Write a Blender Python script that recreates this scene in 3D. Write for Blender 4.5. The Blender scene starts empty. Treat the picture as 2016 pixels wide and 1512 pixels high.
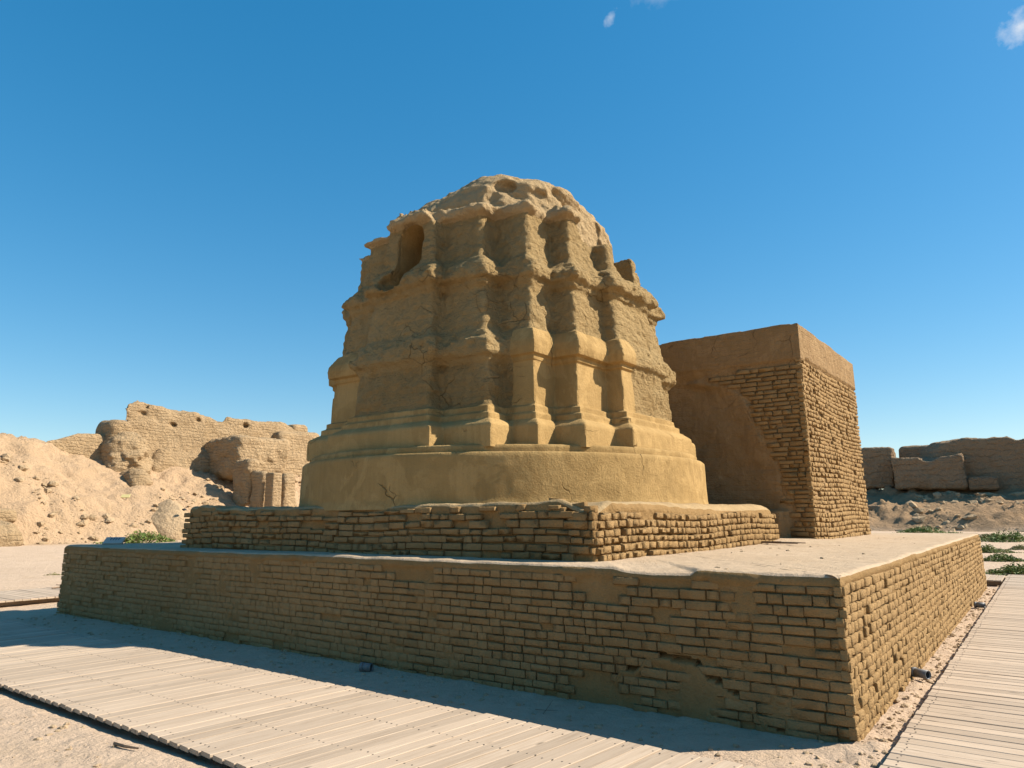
import bpy, math, random
import numpy as np
from mathutils import Matrix, Vector

scene = bpy.context.scene
COL = scene.collection
rng = random.Random(7)

# ------------------------------------------------------------------ camera
F_PX, PITCH, ROLL, YAW = 1414.56, 0.1816965, 0.00754395, 2.50758242
EYE = 1.65
cp, sp, cr, sr = math.cos(PITCH), math.sin(PITCH), math.cos(ROLL), math.sin(ROLL)
Xv, Uv, Fv = Vector((1, 0, 0)), Vector((0, -sp, cp)), Vector((0, cp, sp))
Xi, Ui = cr * Xv - sr * Uv, sr * Xv + cr * Uv
cam = bpy.data.cameras.new('camera')
cam.sensor_width = 36.0
cam.lens = F_PX / 2016 * 36.0
cam.clip_end = 3000
camo = bpy.data.objects.new('camera', cam)
COL.objects.link(camo)
camo.matrix_world = Matrix(((Xi.x, Ui.x, -Fv.x, 0), (Xi.y, Ui.y, -Fv.y, 0), (Xi.z, Ui.z, -Fv.z, EYE), (0, 0, 0, 1)))
scene.camera = camo

# site axes: s runs left along the front wall, t runs away along the right wall
UA = np.array([math.cos(YAW), math.sin(YAW), 0.0])
UB = np.array([math.sin(YAW), -math.cos(YAW), 0.0])
C0 = np.array([2.431, 5.4965, 0.0])
def W(s, t, z=0.0):
    return C0 + UA * s + UB * t + np.array([0, 0, z])
def WA(P):                       # (n,3) site coordinates -> world
    return C0 + P[:, :1] * UA + P[:, 1:2] * UB + np.stack([0 * P[:, 2], 0 * P[:, 2], P[:, 2]], 1)

# ------------------------------------------------------------------ sun and sky
SUNV = -0.97 * UA + 0.75 * UB + np.array([0, 0, 1.0])
SUNV /= np.linalg.norm(SUNV)
ELEV = math.asin(SUNV[2])
AZ = math.atan2(SUNV[0], SUNV[1])          # from +Y towards +X
sun = bpy.data.lights.new('sun', 'SUN')
sun.energy = 5.0
sun.angle = math.radians(0.53)
sun.color = (1.0, 0.92, 0.80)
suno = bpy.data.objects.new('sun', sun)
COL.objects.link(suno)
suno.location = (20, 0, 30)
suno.rotation_euler = Vector(SUNV).to_track_quat('Z', 'Y').to_euler()

world = bpy.data.worlds.new('World')
scene.world = world
world.use_nodes = True
wn, wl = world.node_tree.nodes, world.node_tree.links
wn.clear()
sky = wn.new('ShaderNodeTexSky')
sky.sky_type = 'NISHITA'
sky.sun_disc = False
sky.sun_elevation = ELEV
sky.sun_rotation = AZ
sky.altitude = 300
sky.air_density = 1.0
sky.dust_density = 0.35
sky.ozone_density = 2.2
hsv = wn.new('ShaderNodeHueSaturation')
hsv.inputs['Saturation'].default_value = 1.78
hsv.inputs['Hue'].default_value = 0.493
hsv.inputs['Value'].default_value = 1.66
gam = wn.new('ShaderNodeGamma'); gam.inputs['Gamma'].default_value = 0.65
bg = wn.new('ShaderNodeBackground')
bg.inputs['Strength'].default_value = 0.088
out = wn.new('ShaderNodeOutputWorld')
wl.new(sky.outputs[0], gam.inputs['Color'])
wl.new(gam.outputs[0], hsv.inputs['Color'])
# a few thin wisps of cloud, each at its own direction in the sky
tc = wn.new('ShaderNodeTexCoord')
def wisp(prev, px, py, rad, stretch, amount):
    a, b = px - 1008, 756 - py
    d = (Xi * a + Ui * b + Fv * F_PX).normalized()
    sx = (Xi * math.cos(stretch) + Ui * math.sin(stretch)).normalized()
    sub = wn.new('ShaderNodeVectorMath'); sub.operation = 'SUBTRACT'
    wl.new(tc.outputs['Generated'], sub.inputs[0]); sub.inputs[1].default_value = d
    ln = wn.new('ShaderNodeVectorMath'); ln.operation = 'LENGTH'
    dt = wn.new('ShaderNodeVectorMath'); dt.operation = 'DOT_PRODUCT'
    wl.new(sub.outputs[0], dt.inputs[0]); dt.inputs[1].default_value = sx
    # shorten along the streak
    sc = wn.new('ShaderNodeVectorMath'); sc.operation = 'SCALE'
    sc.inputs[0].default_value = sx
    m = wn.new('ShaderNodeMath'); m.operation = 'MULTIPLY'; m.inputs[1].default_value = -0.55
    wl.new(dt.outputs['Value'], m.inputs[0]); wl.new(m.outputs[0], sc.inputs['Scale'])
    ad = wn.new('ShaderNodeVectorMath'); ad.operation = 'ADD'
    wl.new(sub.outputs[0], ad.inputs[0]); wl.new(sc.outputs[0], ad.inputs[1])
    wl.new(ad.outputs[0], ln.inputs[0])
    nz = wn.new('ShaderNodeTexNoise'); nz.inputs['Scale'].default_value = 45; nz.inputs['Detail'].default_value = 6
    nz.inputs['Roughness'].default_value = 0.6
    wl.new(tc.outputs['Generated'], nz.inputs['Vector'])
    mr = wn.new('ShaderNodeMapRange'); mr.inputs['From Min'].default_value = rad; mr.inputs['From Max'].default_value = 0
    mr.inputs['To Min'].default_value = -0.75; mr.inputs['To Max'].default_value = 0.15
    wl.new(ln.outputs['Value'], mr.inputs['Value'])
    s1 = wn.new('ShaderNodeMath'); s1.operation = 'ADD'
    wl.new(mr.outputs[0], s1.inputs[0]); wl.new(nz.outputs[0], s1.inputs[1])
    s2 = wn.new('ShaderNodeMapRange'); s2.inputs['From Min'].default_value = 0.22; s2.inputs['From Max'].default_value = 0.75
    s2.inputs['To Max'].default_value = amount
    wl.new(s1.outputs[0], s2.inputs['Value'])
    mx = wn.new('ShaderNodeMix'); mx.data_type = 'RGBA'
    wl.new(s2.outputs[0], mx.inputs['Factor']); wl.new(prev, mx.inputs['A'])
    mx.inputs['B'].default_value = (5.0, 5.3, 5.7, 1)
    return mx.outputs['Result']
c = wisp(hsv.outputs[0], 1203, 34, 0.016, 0.9, 0.7)
c = wisp(c, 2005, 52, 0.04, 0.6, 0.95)
c = wisp(c, 1290, -6, 0.03, 0.1, 0.25)
wl.new(c, bg.inputs['Color'])
wl.new(bg.outputs[0], out.inputs['Surface'])

scene.view_settings.view_transform = 'Standard'
scene.view_settings.look = 'None'
scene.view_settings.exposure = 0.9
scene.view_settings.gamma = 1.0
scene.view_settings.use_curve_mapping = False

# ------------------------------------------------------------------ noise
_tab = np.random.RandomState(3).rand(64, 64, 64).astype(np.float32) * 2 - 1
def vnoise(x, y, z):
    xi, yi, zi = np.floor(x), np.floor(y), np.floor(z)
    fx, fy, fz = x - xi, y - yi, z - zi
    ix, iy, iz = xi.astype(np.int64) & 63, yi.astype(np.int64) & 63, zi.astype(np.int64) & 63
    fx, fy, fz = fx * fx * (3 - 2 * fx), fy * fy * (3 - 2 * fy), fz * fz * (3 - 2 * fz)
    jx, jy, jz = (ix + 1) & 63, (iy + 1) & 63, (iz + 1) & 63
    a = _tab[ix, iy, iz] * (1 - fx) + _tab[jx, iy, iz] * fx
    b = _tab[ix, jy, iz] * (1 - fx) + _tab[jx, jy, iz] * fx
    c = _tab[ix, iy, jz] * (1 - fx) + _tab[jx, iy, jz] * fx
    d = _tab[ix, jy, jz] * (1 - fx) + _tab[jx, jy, jz] * fx
    return (a * (1 - fy) + b * fy) * (1 - fz) + (c * (1 - fy) + d * fy) * fz
def fbm(P, scale, octs=4, gain=0.5, off=0.0, sz=1.0):
    x, y, z = P[..., 0] * scale + off, P[..., 1] * scale + off * 1.7, P[..., 2] * scale * sz + off * 0.6
    r, a, n = 0, 1.0, 0
    for k in range(octs):
        r = r + a * vnoise(x, y, z); n += a
        x, y, z = x * 2.03 + 5.2, y * 2.03 + 1.3, z * 2.03 + 9.1; a *= gain
    return r / n
def sstep(a, b, x):
    t = np.clip((x - a) / (b - a), 0, 1)
    return t * t * (3 - 2 * t)

# ------------------------------------------------------------------ objects
def mesh_np(name, V, Fq, mat, smooth=True, attr=None):
    me = bpy.data.meshes.new(name)
    V = np.asarray(V, dtype=np.float32); Fq = np.asarray(Fq, dtype=np.int32)
    k = Fq.shape[1]
    me.vertices.add(len(V)); me.vertices.foreach_set('co', V.ravel())
    me.loops.add(Fq.size); me.loops.foreach_set('vertex_index', Fq.ravel())
    me.polygons.add(len(Fq))
    me.polygons.foreach_set('loop_start', np.arange(0, Fq.size, k, dtype=np.int32))
    me.polygons.foreach_set('use_smooth', np.full(len(Fq), smooth))
    me.update(calc_edges=True)
    if attr is not None:
        a = me.attributes.new('wear', 'FLOAT', 'POINT')
        a.data.foreach_set('value', np.asarray(attr, dtype=np.float32))
    if mat: me.materials.append(mat)
    return me
def link(name, me, parent=None, loc=None, kind=None):
    o = bpy.data.objects.new(name, me)
    COL.objects.link(o)
    if parent is not None: o.parent = parent
    if loc is not None: o.location = loc
    if kind: o['kind'] = kind
    return o
def thing(name, label, cat, group=None, loc=(0, 0, 0)):
    o = bpy.data.objects.new(name, None); COL.objects.link(o)
    o.empty_display_size = 0.2
    o.location = loc
    o['label'] = label; o['category'] = cat
    if group: o['group'] = group
    return o
def tag(o, label, cat, group=None):
    o['label'] = label; o['category'] = cat
    if group: o['group'] = group
    return o
def submesh(V, Fq, sel, attr=None):
    Fs = Fq[sel]
    u, inv = np.unique(Fs, return_inverse=True)
    return V[u], inv.reshape(Fs.shape), (attr[u] if attr is not None else None)

# ------------------------------------------------------------------ materials
def mud(name, ca, cb, cd=None, fine=1.0, coarse=1.0, strata=0.0, strata_scale=8.0, streak=0.0, spots=0.25, straw=0.0,
        vscale=1.0, bumpd=0.02, flecks=0.0, cracks=0.0, crack_scale=1.3, zone=False, patches=0.0):
    m = bpy.data.materials.new(name); m.use_nodes = True
    n, l = m.node_tree.nodes, m.node_tree.links
    b = n['Principled BSDF']
    b.inputs['Roughness'].default_value = 0.95
    b.inputs['Specular IOR Level'].default_value = 0.12
    g = n.new('ShaderNodeNewGeometry')
    pos = g.outputs['Position']
    def noise(scale, det=5, rough=0.6, vec=None, dist=0.0):
        t = n.new('ShaderNodeTexNoise'); t.inputs['Scale'].default_value = scale
        t.inputs['Detail'].default_value = det; t.inputs['Roughness'].default_value = rough
        t.inputs['Distortion'].default_value = dist
        l.new(vec if vec is not None else pos, t.inputs['Vector'])
        return t.outputs[0]
    def mapping(sc, rot=(0, 0, 0)):
        t = n.new('ShaderNodeMapping'); t.inputs['Scale'].default_value = sc; t.inputs['Rotation'].default_value = rot
        l.new(pos, t.inputs['Vector']); return t.outputs[0]
    def rng_(v, a, b_, lo=0.0, hi=1.0):
        t = n.new('ShaderNodeMapRange'); t.inputs['From Min'].default_value = a; t.inputs['From Max'].default_value = b_
        t.inputs['To Min'].default_value = lo; t.inputs['To Max'].default_value = hi
        l.new(v, t.inputs['Value']); return t.outputs[0]
    def mix(fac, A, B, mode='MIX'):
        t = n.new('ShaderNodeMix'); t.data_type = 'RGBA'; t.blend_type = mode
        if isinstance(fac, float): t.inputs['Factor'].default_value = fac
        else: l.new(fac, t.inputs['Factor'])
        for k, v in (('A', A), ('B', B)):
            if isinstance(v, tuple): t.inputs[k].default_value = (*v, 1)
            else: l.new(v, t.inputs[k])
        return t.outputs['Result']
    def math_(op, a, b_):
        t = n.new('ShaderNodeMath'); t.operation = op
        for k, v in ((0, a), (1, b_)):
            if isinstance(v, (int, float)): t.inputs[k].default_value = v
            else: l.new(v, t.inputs[k])
        return t.outputs[0]
    if zone:
        nvm = n.new('ShaderNodeTexNoise'); nvm.inputs['Scale'].default_value = 1.5; nvm.inputs['Detail'].default_value = 4; l.new(pos, nvm.inputs['Vector'])
        nva = n.new('ShaderNodeVectorMath'); nva.operation = 'ADD'; l.new(pos, nva.inputs[0]); l.new(nvm.outputs['Color'], nva.inputs[1]); noise_vec = nva.outputs[0]
    big = rng_(noise(0.7 * vscale, 4, 0.55), 0.33, 0.67)
    col = mix(big, ca, cb)
    mid = noise(5 * vscale, 6, 0.65)
    col = mix(rng_(mid, 0.35, 0.7, 0, 0.75), col, tuple(x * 0.78 for x in ca))
    if cd:
        col = mix(rng_(noise(1.7 * vscale, 5, 0.6, dist=0.6), 0.52, 0.72, 0, 0.6), col, cd)
    if streak:
        sn = noise(1.0, 5, 0.6, mapping((5, 5, 0.35)))
        col = mix(rng_(sn, 0.45, 0.75, 0, streak), col, tuple(x * 0.62 for x in ca))
    if patches:
        pn = noise(1.0, 6, 0.6, mapping((1.6, 1.6, 1.1)), dist=1.2)
        col = mix(rng_(pn, 0.50, 0.54, 0, patches), col, tuple(min(1, x * 1.22) for x in cb))
        pn2 = noise(1.0, 6, 0.62, mapping((2.6, 2.6, 2.0), (.3, .5, .1)), dist=.8)
        col = mix(rng_(pn2, 0.57, 0.60, 0, patches), col, tuple(x * 0.74 for x in ca))
        fs = noise(1.0, 6, 0.7, mapping((22, 22, 1.6)))
        col = mix(rng_(fs, 0.45, 0.7, 0, .45), col, tuple(x * 0.70 for x in ca))
    info = n.new('ShaderNodeObjectInfo')
    col = mix(rng_(info.outputs['Random'], 0, 1, 0, 0.40), col, tuple(min(1, x * 1.12) for x in cb))
    grain = noise(60 * vscale, 4, 0.7)
    col = mix(rng_(grain, 0.3, 0.7, 0.0, 0.35), col, tuple(x * 0.72 for x in ca))
    if spots:
        vo = n.new('ShaderNodeTexVoronoi'); vo.inputs['Scale'].default_value = 16 * vscale
        l.new(noise(3, 2, 0.5) if False else pos, vo.inputs['Vector'])
        sp_ = rng_(vo.outputs['Distance'], 0.0, 0.16, 1, 0)
        gate = rng_(noise(7 * vscale, 2, 0.5), 0.55, 0.62)
        col = mix(math_('MULTIPLY', math_('MULTIPLY', sp_, gate), spots), col, tuple(x * 0.4 for x in ca))
    if zone:
        at = n.new('ShaderNodeAttribute'); at.attribute_name = 'wear'
        zc_ = n.new('ShaderNodeValToRGB'); e = zc_.color_ramp.elements
        e[0].position = 0.0; e[0].color = (0.90, 0.83, 0.71, 1); e[1].position = 1.0; e[1].color = (0.62, 0.55, 0.44, 1)
        m0 = e.new(0.5); m0.color = (1, 1, 1, 1)
        l.new(at.outputs['Fac'], zc_.inputs[0])
        col = mix(1.0, col, zc_.outputs[0], 'MULTIPLY')
    ck = None
    if cracks:
        dn = n.new('ShaderNodeTexNoise'); dn.inputs['Scale'].default_value = 3.0; dn.inputs['Detail'].default_value = 3.5
        l.new(pos, dn.inputs['Vector'])
        sc_ = n.new('ShaderNodeVectorMath'); sc_.operation = 'SCALE'; sc_.inputs['Scale'].default_value = .28; l.new(dn.outputs['Color'], sc_.inputs[0])
        ad_ = n.new('ShaderNodeVectorMath'); ad_.operation = 'ADD'; l.new(pos, ad_.inputs[0]); l.new(sc_.outputs[0], ad_.inputs[1])
        vc = n.new('ShaderNodeTexVoronoi'); vc.feature = 'DISTANCE_TO_EDGE'; vc.inputs['Scale'].default_value = crack_scale
        l.new(ad_.outputs[0], vc.inputs['Vector'])
        ln_ = rng_(vc.outputs['Distance'], 0.0, 0.006 * crack_scale, 1, 0)
        ck = math_('MULTIPLY', ln_, rng_(noise(1.1, 3, 0.6), 0.54, 0.62))
        col = mix(math_('MULTIPLY', ck, .55), col, tuple(x * 0.3 for x in ca))
    l.new(col, b.inputs['Base Color'])
    # relief
    h = math_('MULTIPLY', noise(9 * vscale, 8, 0.62), 0.9 * coarse)
    h = math_('ADD', h, math_('MULTIPLY', noise(38 * vscale, 6, 0.7), 0.38 * fine))
    if straw:
        st = noise(1.0, 3, 0.6, mapping((30, 30, 110), (0.4, 0.3, 0.2)))
        h = math_('ADD', h, math_('MULTIPLY', st, straw))
    if flecks:
        vo2 = n.new('ShaderNodeTexVoronoi'); vo2.inputs['Scale'].default_value = 11 * vscale
        vo2.feature = 'F1'
        l.new(mapping((1, 1, 1.3)), vo2.inputs['Vector'])
        h = math_('ADD', h, math_('MULTIPLY', vo2.outputs['Distance'], flecks))
    if strata:
        sep = n.new('ShaderNodeSeparateXYZ'); l.new(pos, sep.inputs[0])
        zz = math_('ADD', math_('MULTIPLY', sep.outputs[2], strata_scale), math_('MULTIPLY', noise(0.8, 4, 0.6), 2.2))
        fr = math_('FRACT', zz, 0)
        lay = rng_(math_('ABSOLUTE', math_('SUBTRACT', fr, 0.5), 0), 0.36, 0.5, 1, 0)
        gate = rng_(noise(1.3, 4, 0.6), 0.34, 0.55)
        h = math_('ADD', h, math_('MULTIPLY', math_('MULTIPLY', lay, gate), strata))
    if zone:
        zf_ = math_('MULTIPLY', math_('ABSOLUTE', math_('SUBTRACT', at.outputs['Fac'], 0.5), 0), 2.0)
        hz_ = math_('ADD', math_('MULTIPLY', noise(2.2, 9, 0.68), 7.0), math_('MULTIPLY', noise(7.0, 6, 0.7), 3.0))
        v3 = n.new('ShaderNodeTexVoronoi'); v3.inputs['Scale'].default_value = 1.7; v3.inputs['Randomness'].default_value = 1.0
        l.new(noise_vec, v3.inputs['Vector'])
        hz_ = math_('SUBTRACT', hz_, math_('MULTIPLY', v3.outputs['Distance'], 2.0))
        h = math_('ADD', h, math_('MULTIPLY', hz_, zf_))
    if ck is not None: h = math_('SUBTRACT', h, math_('MULTIPLY', ck, cracks))
    bp = n.new('ShaderNodeBump'); bp.inputs['Strength'].default_value = 1.0
    bp.inputs['Distance'].default_value = bumpd
    l.new(h, bp.inputs['Height']); l.new(bp.outputs[0], b.inputs['Normal'])
    return m

M = {}
M['wall'] = mud('mud_wall', (0.265, 0.158, 0.060), (0.33, 0.205, 0.088), (0.21, 0.122, 0.043), straw=0.3, bumpd=0.03, spots=0.7, fine=1.6, coarse=1.3, streak=.25)
M['brick'] = mud('mud_brick', (0.285, 0.172, 0.070), (0.375, 0.24, 0.108), (0.21, 0.12, 0.044), straw=0.4, bumpd=0.03, spots=0.7, fine=1.6, coarse=1.3, streak=.2)
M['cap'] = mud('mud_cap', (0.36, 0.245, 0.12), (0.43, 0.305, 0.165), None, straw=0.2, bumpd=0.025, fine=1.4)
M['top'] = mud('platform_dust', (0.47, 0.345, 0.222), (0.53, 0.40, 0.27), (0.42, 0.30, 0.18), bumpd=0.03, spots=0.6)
M['plaster'] = mud('stupa_plaster', (0.33, 0.207, 0.077), (0.41, 0.268, 0.11), (0.27, 0.16, 0.052), streak=0.7, coarse=0.8, fine=1.4, bumpd=0.025, spots=0.6, cracks=.8, crack_scale=1.1, patches=.45)
M['eroded'] = mud('eroded_mud', (0.355, 0.235, 0.10), (0.43, 0.30, 0.14), (0.28, 0.17, 0.062), coarse=1.8, fine=2.6, bumpd=0.055, spots=1.0, flecks=0.4, cracks=.7, crack_scale=2.6, streak=.35, strata=.14, strata_scale=12)
M['dome'] = mud('eroded_crown', (0.40, 0.275, 0.14), (0.47, 0.335, 0.18), (0.34, 0.225, 0.105), coarse=1.6, fine=2.0, bumpd=0.05, spots=0.6, flecks=0.4)
M['tower'] = mud('tower_plaster', (0.30, 0.182, 0.080), (0.37, 0.24, 0.118), (0.26, 0.142, 0.055), coarse=1.8, fine=2.0, bumpd=0.04, streak=0.35, spots=0.9, patches=.4, cracks=.6, crack_scale=1.6, strata=.22, strata_scale=11)
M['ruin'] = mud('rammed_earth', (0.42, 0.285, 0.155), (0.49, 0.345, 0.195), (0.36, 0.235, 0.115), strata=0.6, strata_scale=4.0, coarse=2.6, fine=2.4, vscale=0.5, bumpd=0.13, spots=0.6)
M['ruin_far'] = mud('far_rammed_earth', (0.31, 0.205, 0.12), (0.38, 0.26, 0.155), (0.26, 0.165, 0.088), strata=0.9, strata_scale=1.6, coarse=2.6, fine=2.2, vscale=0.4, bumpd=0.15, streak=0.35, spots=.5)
M['ground'] = mud('dusty_ground', (0.49, 0.355, 0.24), (0.56, 0.415, 0.29), (0.35, 0.25, 0.145), coarse=1.5, fine=1.3, bumpd=0.035, spots=0.5, zone=True)
M['mound'] = mud('mound_earth', (0.44, 0.31, 0.18), (0.50, 0.36, 0.215), (0.38, 0.26, 0.14), coarse=2.5, fine=1.6, vscale=.5, bumpd=0.10, spots=0.5)
M['rock'] = mud('mud_clod', (0.42, 0.30, 0.18), (0.52, 0.38, 0.24), None, coarse=1.5, bumpd=0.04, vscale=1.0)

def wood(name, ca, cb, along):
    m = bpy.data.materials.new(name); m.use_nodes = True
    n, l = m.node_tree.nodes, m.node_tree.links
    b = n['Principled BSDF']; b.inputs['Roughness'].default_value = 0.8; b.inputs['Specular IOR Level'].default_value = 0.2
    tcn = n.new('ShaderNodeTexCoord'); info = n.new('ShaderNodeObjectInfo')
    mp = n.new('ShaderNodeMapping'); mp.inputs['Scale'].default_value = (1.2, 22, 22)
    ad = n.new('ShaderNodeVectorMath'); ad.operation = 'MULTIPLY_ADD'
    l.new(info.outputs['Random'], ad.inputs[0]); ad.inputs[1].default_value = (37, 11, 5); l.new(tcn.outputs['Object'], ad.inputs[2])
    l.new(ad.outputs[0], mp.inputs['Vector'])
    t = n.new('ShaderNodeTexNoise'); t.inputs['Scale'].default_value = 2.0; t.inputs['Detail'].default_value = 6; t.inputs['Roughness'].default_value = 0.65
    t.inputs['Distortion'].default_value = 0.5
    l.new(mp.outputs[0], t.inputs['Vector'])
    r = n.new('ShaderNodeValToRGB'); r.color_ramp.elements[0].position = 0.3; r.color_ramp.elements[1].position = 0.72
    r.color_ramp.elements[0].color = (*ca, 1); r.color_ramp.elements[1].color = (*cb, 1)
    l.new(t.outputs[0], r.inputs[0])
    # dust blown over the planks, patchy
    g = n.new('ShaderNodeNewGeometry'); t2 = n.new('ShaderNodeTexNoise'); t2.inputs['Scale'].default_value = 1.6; t2.inputs['Detail'].default_value = 6
    l.new(g.outputs['Position'], t2.inputs['Vector'])
    mr = n.new('ShaderNodeMapRange'); mr.inputs['From Min'].default_value = 0.4; mr.inputs['From Max'].default_value = 0.65; mr.inputs['To Max'].default_value = 0.6
    l.new(t2.outputs[0], mr.inputs['Value'])
    mx = n.new('ShaderNodeMix'); mx.data_type = 'RGBA'; l.new(mr.outputs[0], mx.inputs['Factor']); l.new(r.outputs[0], mx.inputs['A'])
    mx.inputs['B'].default_value = (0.43, 0.33, 0.235, 1)
    mr2 = n.new('ShaderNodeMapRange'); mr2.inputs['To Min'].default_value = 0.84; mr2.inputs['To Max'].default_value = 1.10
    l.new(info.outputs['Random'], mr2.inputs['Value'])
    # knots
    mk = n.new('ShaderNodeMapping'); mk.inputs['Scale'].default_value = (2.2, 7, 7); l.new(ad.outputs[0], mk.inputs['Vector'])
    vo = n.new('ShaderNodeTexVoronoi'); vo.inputs['Scale'].default_value = 1.0; l.new(mk.outputs[0], vo.inputs['Vector'])
    mk2 = n.new('ShaderNodeMapRange'); mk2.inputs['From Min'].default_value = 0.04; mk2.inputs['From Max'].default_value = 0.13
    mk2.inputs['To Min'].default_value = 0.45; l.new(vo.outputs['Distance'], mk2.inputs['Value'])
    ml0 = n.new('ShaderNodeMath'); ml0.operation = 'MULTIPLY'; l.new(mr2.outputs[0], ml0.inputs[0]); l.new(mk2.outputs[0], ml0.inputs[1])
    ml = n.new('ShaderNodeVectorMath'); ml.operation = 'SCALE'; l.new(mx.outputs['Result'], ml.inputs[0]); l.new(ml0.outputs[0], ml.inputs['Scale'])
    l.new(ml.outputs[0], b.inputs['Base Color'])
    bp = n.new('ShaderNodeBump'); bp.inputs['Strength'].default_value = 0.6; bp.inputs['Distance'].default_value = 0.004
    l.new(t.outputs[0], bp.inputs['Height']); l.new(bp.outputs[0], b.inputs['Normal'])
    return m
M['plank'] = wood('weathered_plank', (0.34, 0.25, 0.17), (0.48, 0.375, 0.27), 0)
M['joist'] = wood('dark_joist', (0.20, 0.14, 0.09), (0.30, 0.22, 0.14), 0)
def flat(name, c, rough=0.6, metal=0.0):
    m = bpy.data.materials.new(name); m.use_nodes = True
    n, l = m.node_tree.nodes, m.node_tree.links
    b = n['Principled BSDF']; b.inputs['Roughness'].default_value = rough; b.inputs['Metallic'].default_value = metal
    t = n.new('ShaderNodeTexNoise'); t.inputs['Scale'].default_value = 30; t.inputs['Detail'].default_value = 5
    mx = n.new('ShaderNodeMix'); mx.data_type = 'RGBA'
    mx.inputs['A'].default_value = (*c, 1); mx.inputs['B'].default_value = (*[x * 0.65 for x in c], 1)
    l.new(t.outputs[0], mx.inputs['Factor']); l.new(mx.outputs['Result'], b.inputs['Base Color'])
    return m
M['nail'] = flat('nail_steel', (0.12, 0.10, 0.08), 0.6)
M['pipe'] = flat('grey_plastic', (0.17, 0.165, 0.155), 0.5)
M['dark'] = flat('black_rubber', (0.03, 0.03, 0.03), 0.8)
M['plaque'] = flat('pale_plaque', (0.50, 0.44, 0.36), 0.7)
M['ink'] = flat('plaque_marks', (0.12, 0.13, 0.16), 0.7)
M['yellow'] = flat('yellow_board', (0.62, 0.52, 0.22), 0.6)
M['twig'] = flat('dry_twig', (0.22, 0.14, 0.08), 0.9)
def leafmat(name, a, b_):
    m = bpy.data.materials.new(name); m.use_nodes = True
    n, l = m.node_tree.nodes, m.node_tree.links
    b = n['Principled BSDF']; b.inputs['Roughness'].default_value = 0.7
    g = n.new('ShaderNodeNewGeometry'); t = n.new('ShaderNodeTexNoise'); t.inputs['Scale'].default_value = 3.5; t.inputs['Detail'].default_value = 4
    l.new(g.outputs['Position'], t.inputs['Vector'])
    r = n.new('ShaderNodeValToRGB'); r.color_ramp.elements[0].position = 0.35; r.color_ramp.elements[1].position = 0.68
    r.color_ramp.elements[0].color = (*a, 1); r.color_ramp.elements[1].color = (*b_, 1)
    l.new(t.outputs[0], r.inputs[0]); l.new(r.outputs[0], b.inputs['Base Color'])
    return m
M['leaf'] = leafmat('green_leaves', (0.06, 0.12, 0.012), (0.17, 0.20, 0.03))
M['dryleaf'] = leafmat('dry_leaves', (0.16, 0.13, 0.04), (0.28, 0.22, 0.09))

# ------------------------------------------------------------------ ground: one sheet with slopes
def D_s(px, s):
    """distance y at which the ray through column px meets the vertical plane of constant s"""
    d = Xi * (px - 1008) + Ui * (756 - 1015) + Fv * F_PX
    r_ = d.x / d.y
    return (s + C0[0] * UA[0] + C0[1] * UA[1]) / (UA[0] * r_ + UA[1])
def D_t(px, t):
    d = Xi * (px - 1008) + Ui * (756 - 1015) + Fv * F_PX
    r_ = d.x / d.y
    return (t + C0[0] * UB[0] + C0[1] * UB[1]) / (UB[0] * r_ + UB[1])
def unproj_y(px, py, D):
    """world point seen at photo pixel (px,py) on the plane y = D"""
    a, b = px - 1008, 756 - py
    d = Xi * a + Ui * b + Fv * F_PX
    k = D / d.y
    return np.array([d.x * k, D, EYE + d.z * k])

def to_site(x, y):
    dx, dy = x - C0[0], y - C0[1]
    return dx * UA[0] + dy * UA[1], dx * UB[0] + dy * UB[1]

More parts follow.
